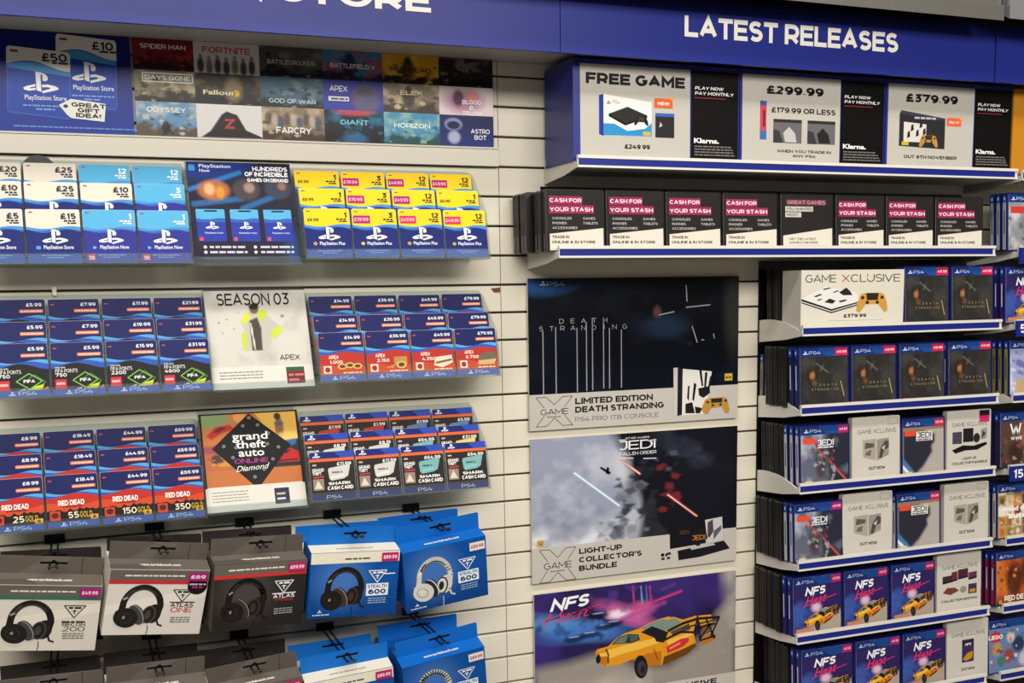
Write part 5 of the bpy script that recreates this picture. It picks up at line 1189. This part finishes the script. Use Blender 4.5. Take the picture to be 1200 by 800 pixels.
            c.rect(W * .36, H * .28, W * .66, H * .68, (60, 48, 84), 2); c.rect(W * .38, H * .56, W * .64, H * .66, (40, 34, 66), 3); c.text('NFS', W * .51, H * .57, .006, (236, 236, 240), al='c', bold=.05, shear=.3, l=4); c.poly([(W * .38, H * .34), (W * .5, H * .44), (W * .64, H * .46), (W * .62, H * .34), (W * .46, H * .30)], (196, 140, 40), 3)
            c.text('OUT NOW', W * .52, H * .135, .0065, (30, 28, 28), w=W * .34, al='c', bold=.06, l=2)
        return
    A = {'ds': (46, 44, 42), 'jedi': (96, 100, 118), 'jedidark': (176, 168, 162), 'nfs': (50, 38, 88), 'wrestle': (84, 62, 54), 'mosaic': (196, 176, 140), 'western': (184, 84, 40), 'brick': (96, 130, 176), 'sport': (156, 170, 206), 'moon': (140, 142, 148)}[kind]
    a = Art(46, 44, A)
    if kind == 'ds':
        a.cloud((66, 64, 62), .45, 3, 4, 71, .8).ell(.25, .48, .12, .16, (40, 32, 26), .9, .6).ell(.25, .46, .05, .085, (176, 122, 82), .85, .9).ell(.24, .55, .035, .03, (70, 46, 34), .9, .6).ell(.22, .38, .06, .04, (40, 30, 24), .9, .6).ell(.20, .36, .06, .05, (62, 44, 30), .7, .7).ell(.30, .6, .05, .05, (120, 80, 50), .7, .8).seg(.34, .26, .58, .42, .02, (110, 112, 110), .8, .7).seg(.5, .26, .42, .40, .02, (110, 112, 110), .7, .7)
    elif kind == 'jedi':
        a.mix(np.clip((a.X - .42 + .2 * (a.fbm(4, 2) - .5)) / .2, 0, 1), (44, 44, 56)).cloud((190, 194, 206), .5, 4, 3, 5, .9, mask=np.clip((.6 - a.X) * 4, 0, 1)).cloud((110, 112, 126), .6, 5, 4, 15, .7)
        a.ell(.42, .62, .12, .3, (60, 56, 62), .9, .6).ell(.40, .56, .05, .1, (170, 160, 158), .8, .7).seg(.3, .35, .52, .55, .025, (196, 70, 66), .8, .7).seg(.6, .62, .95, .97, .035, (206, 80, 84), .9, .7)
    elif kind == 'jedidark':
        a.poly([(0, .2), (.5, .2), (.78, .28), (.78, .42), (.70, .5), (.72, .6), (.62, .72), (.5, .86), (.3, 1), (0, .8)], (44, 44, 56), 1, .06).seg(-.05, .72, .3, 1.05, .12, (70, 120, 170), .9, .6).seg(0, .84, .2, 1.02, .05, (236, 240, 244), .9, .5)
    elif kind == 'nfs':
        a.vgrad(0, .5, (44, 34, 92)).cloud((60, 90, 170), .4, 4, 3, 8, .9, mask=np.clip((.55 - a.X) * 4, 0, 1) * np.clip((a.Y - .2) * 3, 0, 1)).ell(.48, .55, .1, .08, (226, 190, 220), .9, .8)
        a.mix(np.clip((a.Y - (.95 - .35 * a.X)) / .1, 0, 1), (170, 156, 140))
    elif kind == 'wrestle':
        a.ell(.75, .45, .25, .5, (150, 96, 70), .9, .6).ell(.4, .75, .2, .2, (44, 34, 34), .8, .7).ell(.8, .8, .15, .3, (190, 150, 130), .8, .7)
    elif kind == 'mosaic':
        r = np.random.RandomState(5)
        pal = [(206, 130, 60), (120, 90, 70), (90, 110, 130), (222, 200, 160), (176, 80, 60), (60, 60, 66), (230, 226, 214), (150, 130, 60)]
        for i in range(5):
            for j in range(5):
                a.poly([(i / 5, j / 5), (i / 5 + .19, j / 5), (i / 5 + .19, j / 5 + .19), (i / 5, j / 5 + .19)], pal[r.randint(8)], .95, .02).ell(i / 5 + .1, j / 5 + .1, .05, .06, pal[r.randint(8)], .8, .6)
    elif kind == 'western':
        a.cloud((220, 130, 50), .45, 3, 3, 4, .9).ell(.45, .55, .2, .35, (70, 34, 24), .9, .5).ell(.8, .4, .2, .3, (40, 24, 22), .8, .6).vgrad(.8, 1, (40, 20, 18), .9)
    elif kind == 'brick':
        for i, (x, y, r_, col) in enumerate(((.2, .55, .12, (196, 150, 60)), (.5, .7, .14, (150, 60, 56)), (.75, .5, .16, (34, 40, 70)), (.3, .8, .1, (60, 120, 80)), (.9, .8, .14, (200, 200, 206)), (.55, .35, .1, (220, 206, 180)))):
            a.ell(x, y, r_, r_, col, .9, .5)
    elif kind == 'sport':
        a.cloud((226, 230, 240), .5, 4, 3, 9, .9).seg(.2, .4, .9, .7, .12, (96, 80, 170), .8, .7).ell(.4, .85, .3, .15, (206, 160, 60), .8, .7).ell(.6, .45, .1, .2, (206, 206, 220), .8, .6)
    elif kind == 'moon':
        a.cloud((206, 206, 210), .45, 4, 3, 19, .9).ell(.6, .5, .25, .28, (96, 96, 104), .8, .6).ell(.55, .45, .12, .14, (196, 196, 204), .8, .5)
    CL = {'jedi': [(30, 30, 40), (90, 92, 106), (170, 172, 182), (120, 50, 50)], 'wrestle': [(120, 80, 60), (40, 32, 32), (190, 150, 130), (150, 40, 44)], 'western': [(90, 36, 24), (40, 22, 20), (230, 150, 70)], 'brick': [(206, 170, 80), (60, 60, 90), (200, 60, 56), (230, 226, 220), (40, 90, 160), (120, 84, 60)], 'sport': [(110, 100, 180), (226, 226, 236), (190, 150, 70)], 'moon': [(90, 90, 98), (200, 200, 206), (60, 60, 70)], 'mosaic': [(220, 206, 180), (70, 60, 56), (200, 120, 60)], 'ds': [(70, 68, 64), (34, 32, 30)], 'nfs': [(70, 60, 140), (40, 30, 80)]}.get(kind)
    if CL:
        n_, y_0 = (14, .2) if kind in ('ds', 'nfs') else (34, .2)
        a.clutter(len(kind), n_, CL, .02 if kind != 'jedi' else .25, y_0, .98 if kind != 'jedi' else .75, .98 if kind not in ('nfs', 'ds') else .5, .06, .75 if kind not in ('ds', 'nfs') else .4)
    c.pic(0, 0, W, H, a, 1)
    c.rect(0, H * .855, W, H, (30, 76, 150), 2); c.poly([(0, H * .855), (W * .55, H * .855), (W * .35, H), (0, H)], (24, 52, 126), 3)
    c.pslogo(W * .06, H * .89, .0125, (236, 240, 246), 4); c.text('PS4', W * .18, H * .893, .0072, (226, 232, 246), w=W * .25, bold=-.005, shear=.1, l=4)
    if kind == 'ds':
        for s, y, x0, x1 in (('DEATH', .345, .42, .75), ('STRANDING', .27, .25, .78)):
            for k, ch in enumerate(s):
                c.text(ch, W * (x0 + (x1 - x0) * k / (len(s) - 1)), H * y, .0052, (170, 158, 120), al='c', bold=-.005, l=3)
        c.line([(W * .85, H * .42), (W * .92, H * .16)], .0022, (176, 154, 90), 3); c.rect(W * .06, H * .015, W * .19, H * .05, (200, 90, 86), 3)
    if kind in ('jedi', 'jedidark'):
        c.rect(W * .04, H * .70, W * .30, H * .80, (226, 76, 50), 3); c.text('JEDI', W * .35, H * .655, .0135, (230, 230, 234) if kind == 'jedi' else (80, 78, 84), w=W * .34, bold=.03, l=4); c.fine(W * .35, W * .68, H * .615, .003, (220, 220, 224) if kind == 'jedi' else (96, 92, 96), 4)
        if kind == 'jedidark':
            c.rect(W * .32, H * .605, W * .72, H * .775, (226, 222, 218), 3); c.rect(0, H * .81, W, H * .855, (150, 120, 80), 3)
        c.rect(W * .08, H * .02, W * .22, H * .06, (216, 200, 150), 3)
    if kind == 'nfs':
        race_car(c, lambda *P: [(W * (.22 + .76 * (x - 386) / 590), H * (.44 - .42 * (y - 480) / 320)) for x, y in P], .42, 3)
        c.text('NFS', W * .24, H * .67, .018, (238, 240, 246), w=W * .44, bold=.05, shear=.28, l=4, slope=.03); c.text('Heat', W * .24, H * .49, .019, (220, 52, 110), w=W * .46, bold=.01, shear=.4, l=3, slope=.12); c.line([(W * .2, H * .48), (W * .9, H * .64)], .0018, (220, 52, 110), 3); c.rect(W * .05, H * .03, W * .42, H * .09, (200, 130, 90), 3)
    if kind == 'wrestle':
        c.line([(W * .25, H * .8), (W * .32, H * .6), (W * .38, H * .76), (W * .44, H * .6), (W * .50, H * .8)], .005, (240, 236, 232), 3); c.text('WWE', W * .25, H * .5, .008, (240, 236, 232), bold=.05, l=3); c.text('2K20', W * .6, H * .1, .012, (240, 236, 232), bold=.05, l=3)
    if kind == 'western':
        c.text('RED DEAD', W * .2, H * .06, .013, (240, 232, 220), w=W * .7, bold=.05, l=3)
    if kind == 'brick':
        c.rect(W * .04, H * .60, W * .28, H * .78, (206, 40, 40), 3); c.text('LEGO', W * .16, H * .65, .010, (250, 246, 236), al='c', bold=.05, l=4)
    if kind == 'mosaic':
        c.text('grand theft', W * .5, H * .5, .012, (250, 248, 240), al='c', w=W * .8, bold=.05, l=3); c.text('auto', W * .5, H * .36, .014, (250, 248, 240), al='c', w=W * .5, bold=.05, l=3)
    if kind == 'moon':
        c.rect(W * .05, H * .66, W * .4, H * .78, (206, 60, 50), 3)


def sticker_mesh(col, txt, w):
    b = MB(); b.box(0, w, -.0004, 0, 0, .0165, 'print', col); c = Canvas(b, (0, -.0004, 0)); c.text(txt, w / 2, .0055, .0058, (250, 214, 226), al='c', w=w * .8, bold=.05, l=1); return b.data('price_sticker')


ST = {'ds': sticker_mesh((206, 36, 84), '49.99', .033), 'jedi': sticker_mesh((186, 30, 116), '49.99', .027), 'jedidark': sticker_mesh((206, 36, 84), '59.99', .027), 'nfs': sticker_mesh((200, 30, 110), '49.99', .025)}


def case(kind, x, y, z, w=GW, h=GH, label=None, group=None, sticker=True, lean=3.0, spin=0.0, front=True):
    m1, m2 = case_meshes(kind, w, h)
    t = thing('game_case' if not kind.startswith('white') else 'display_card_box', label, 'game case' if not kind.startswith('white') else 'display card', (x, y, z), (-math.radians(lean), 0, spin), group)
    for n, d, l in (('case', m1, (0, 0, 0)), ('cover_sheet', m2 if front else None, (0, 0, 0)), ('price_sticker', ST.get(kind) if sticker else None, None)):
        if d is None:
            continue
        o = bpy.data.objects.new(n, d); COL.objects.link(o); o.parent = t
        if l is None:
            l = (w - .004 - max(v.co.x for v in d.vertices), -GT - .0012, h - .0205)
        o.location = l
    return t


def black_case(x, y, z, w, h, label, group):
    m1, _ = case_meshes('black', w, h)
    o = bpy.data.objects.new('game_case', m1); COL.objects.link(o); o.location = (x, y, z); o.rotation_euler = (-math.radians(3), 0, 0)
    return tag(o, label, 'game case', group)


CF_Y = -0.1335   # back of the front case; its front stands just behind the strip
# the cash-for-stash row on the second shelf
pxs = [(640, 709), (710.5, 779), (780.5, 845.5), (847, 911.5), (914.5, 976.5), (979, 1036.5), (1038, 1094), (1095.5, 1151.5)]
z2 = SHELF_Z[1] - .004
hs = at(700, 222.5, CF_Y - GT)[1] - z2
for i, (a0, a1) in enumerate(pxs):
    x0, x1 = at(a0, 285, CF_Y - GT)[0], at(a1, 285, CF_Y - GT)[0]; g = i == 4
    lab = 'dark case headed GREAT GAMES in the cash-for-stash row' if g else 'cash-for-stash trade-in case, %s of its row%s' % (['first', 'second', 'third', 'fourth', '', 'sixth', 'seventh', 'last'][i], ', beside the leaning stack of dark cases' if i == 0 else ', right after the GREAT GAMES case' if i == 5 else '')
    case('great' if g else 'stash', x0, CF_Y, z2, x1 - x0, hs, lab, 'trade-in cases on the second shelf', lean=2)
    if i == 0:
        for k in range(6):
            case('stash', x0 - .004 - (.012 if k > 1 else 0), CF_Y + .0158 * (k + 1) + (.010 if k > 1 else 0) + (.008 if k > 3 else 0), z2, x1 - x0, hs - .001, 'dark trade-in case in the stack behind the first cash-for-stash case', 'trade-in cases stacked behind the first', lean=2, front=False)
    else:
        case('stash', x0 + .001, CF_Y + .0158, z2, x1 - x0 - .002, hs - .002, 'dark trade-in case hidden behind the %s' % ('GREAT GAMES case' if g else '%s case of the cash-for-stash row' % ['', 'second', 'third', 'fourth', '', 'sixth', 'seventh', 'last'][i]), 'trade-in cases in the second rank', lean=2)

# the middle game bay
ROWS = [None, None,
        [('big', 938, 1058), ('ds', 1059, 1112), ('ds', 1114, 1164)],
        [('ds', 936, 995.5), ('ds', 997, 1051), ('ds', 1053, 1107), ('ds', 1110, 1162)],
        [('jedi', 937, 996), ('whitesteel', 998.5, 1054), ('jedidark', 1056, 1107), ('whitebundle', 1109, 1160)],
        [('jedi', 930, 988), ('whitesteel', 987.5, 1045), ('jedidark', 1050, 1102), ('whitesteel', 1105.5, 1157)],
        [('nfs', 928, 987), ('nfs', 988, 1041), ('nfs', 1043, 1095), ('whitecollection', 1097, 1148)],
        [('nfs', 938, 1000), ('nfs', 1001.5, 1055), ('nfs', 1056.5, 1107.5), ('whiteheat', 1108.5, 1156)]]
YB = [0, 0, 378, 468, 560, 648, 738, 815]
WHAT = {'ds': 'dark game showing a lit face', 'jedi': 'game with a stormy sky and red streak', 'jedidark': 'game with a big dark shape on pale ground', 'nfs': 'purple racing game with a yellow car', 'whitesteel': 'white steelbook card reading OUT NOW',
        'whitebundle': 'white card showing black bundle items with pink tag', 'whitecollection': 'white card showing the collection edition items', 'whiteheat': 'white card showing one small racing case'}
for r in range(2, 8):
    z = SHELF_Z[r] - .004; nb = 0
    for i, (kind, a0, a1) in enumerate(ROWS[r]):
        x0, x1 = at(a0, YB[r], CF_Y - GT)[0], at(a1, YB[r], CF_Y - GT)[0]; w = x1 - x0
        pl = ['first', 'second', 'third', 'fourth'][i] + ' on the ' + ORD[r] + ' shelf down'
        if kind == 'big':
            continue
        wh = kind.startswith('white'); h = GH + (.010 if wh else 0)
        case(kind, x0, CF_Y, z, w, h, WHAT[kind] + ', ' + pl, None if wh else 'games facing out in the middle bay', spin=math.radians(random.uniform(-.25, .25)), lean=2 if wh else 3)
        nbk = 2 if (i == 0 and r == 4) else 1
        bk = kind if not wh else 'black'
        sh = -.003 if i == 0 else .001
        for k in range(1, nbk + 1):
            if wh:
                continue
            case(kind, x0 + sh * k, CF_Y + .0165 * k, z, w - .001, h, '%s standing behind the %s' % ({'ds': 'dark game', 'jedi': 'stormy-sky game', 'jedidark': 'pale game', 'nfs': 'racing game'}[kind], pl.replace(' on', ' front game on')), 'second-rank games in the middle bay', lean=3)
        if i == 0 or wh:
            k0 = nbk + 1 if i == 0 else 1; k = k0
            while CF_Y + .0165 * k + .004 < (-.03 if r == 3 else -.012) and (i == 0 or k < 3):
                black_case(x0 + sh * min(k, 2) - (.0015 * (k % 3) if i == 0 else -.006), CF_Y + .0165 * k, z, w - .002 if i == 0 else w - .012, GH, 'black-spined case in the stack behind the %s, %s' % ('front game' if i == 0 else 'white card', pl), 'black cases filling the %s shelf down' % ORD[r]); k += 1
# the stack left of the big white card on the third shelf
z = SHELF_Z[2] - .004; xb = 1.4295
for k in range(7):
    black_case(xb + .0015 * (k % 3), CF_Y + .0165 * k + .004, z, .128, GH, 'black-spined case in the stack beside the white gold-controller box', 'black cases filling the third shelf down') if k > 3 else None
x0, x1 = at(938, 378, CF_Y - GT)[0], at(1058, 378, CF_Y - GT)[0]; W = x1 - x0; Hh = at(938, 316.5, CF_Y - GT)[1] - z
b = MB(); b.box(0, W, -GT, .052, 0, Hh, 'case_white'); c = Canvas(b, (0, -GT, 0)); c.rect(.001, .001, W - .001, Hh - .001, (216, 211, 196), 1)
c.text('GAME', W * .04, Hh * .79, .0165, (40, 36, 38), w=W * .29, bold=.0, l=2); c.text('X', W * .385, Hh * .79, .0165, (170, 60, 80), w=W * .075, bold=.0, l=2); c.text('CLUSIVE', W * .47, Hh * .79, .0165, (40, 36, 38), w=W * .49, bold=.0, l=2)
c.poly([(W * .005, Hh * .52), (W * .23, Hh * .72), (W * .52, Hh * .62), (W * .56, Hh * .46), (W * .29, Hh * .34)], (228, 226, 222), 2); c.poly([(W * .005, Hh * .52), (W * .29, Hh * .34), (W * .56, Hh * .46), (W * .56, Hh * .40), (W * .29, Hh * .27), (W * .005, Hh * .45)], (36, 34, 36), 3)
c.line([(W * .005, Hh * .475), (W * .29, Hh * .30), (W * .56, Hh * .43)], .0018, (222, 220, 216), 4)
for P in (((.12, .56), (.18, .60), (.20, .585), (.14, .545)), ((.2, .68), (.27, .705), (.28, .69), (.22, .665)), ((.22, .46), (.27, .52), (.33, .48), (.30, .43)), ((.36, .62), (.43, .70), (.47, .63), (.49, .57), (.40, .57)), ((.30, .63), (.35, .655), (.36, .64), (.31, .615)), ((.35, .47), (.42, .5), (.44, .48), (.38, .45)), ((.15, .50), (.19, .52), (.20, .505), (.16, .485))):
    c.poly([(W * p, Hh * q) for p, q in P], (40, 38, 40), 3)
pad(c, W * .685, Hh * .44, W * .31, (204, 150, 66), (48, 38, 34), 5)
c.text('\u00a3379.99', W * .52, Hh * .19, .0075, (30, 28, 28), w=W * .22, al='c', bold=.06, l=2); c.fine(W * .26, W * .80, Hh * .135, .001, (170, 164, 156), 2)
tag(b.build('display_card_box', loc=(x0, CF_Y, z)), 'white display box with a console and gold controller, on the third shelf', 'display card')
# a blue-edged case at the back of the fourth shelf's stack
t = case('sport', at(890, 460, -.006)[0], -.006, SHELF_Z[3] - .004, GW, GH * .86, 'blue-spined case peeping out left of the black stack on the fourth shelf down', 'games facing out in the middle bay', False, 0)

# the far bay at the right edge
FAR = [(1, 'moon', 1180, 288, 2, 'grey astronaut-like game at the picture edge'), (2, 'nfs', 1177, 372, 3, 'racing game at the picture edge'), (3, 'sport', 1182, 455, 3, 'pale blue sports game at the picture edge'), (4, 'wrestle', 1171, 538, 2, 'brown wrestling game at the picture edge'),
       (5, 'mosaic', 1168, 625, 2, 'mosaic-cover game at the picture edge'), (6, 'western', 1166, 705, 2, 'orange western game at the picture edge'), (7, 'brick', 1157.5, 785, 1, 'toy-brick game at the picture edge')]
for r, kind, px, py, n, lab in FAR:
    x0 = at(px, py, CF_Y - GT)[0]; z = SHELF_Z[r] - .006
    case(kind, x0, CF_Y, z, GW, GH, lab, 'games in the far bay', sticker=False)
    for k in range(1, n + 1):
        case(kind, x0 - .002 * k, CF_Y + .0165 * k, z, GW, GH, lab.replace('at the picture edge', 'in the rank behind its front copy'), 'back-rank games in the far bay', sticker=False)
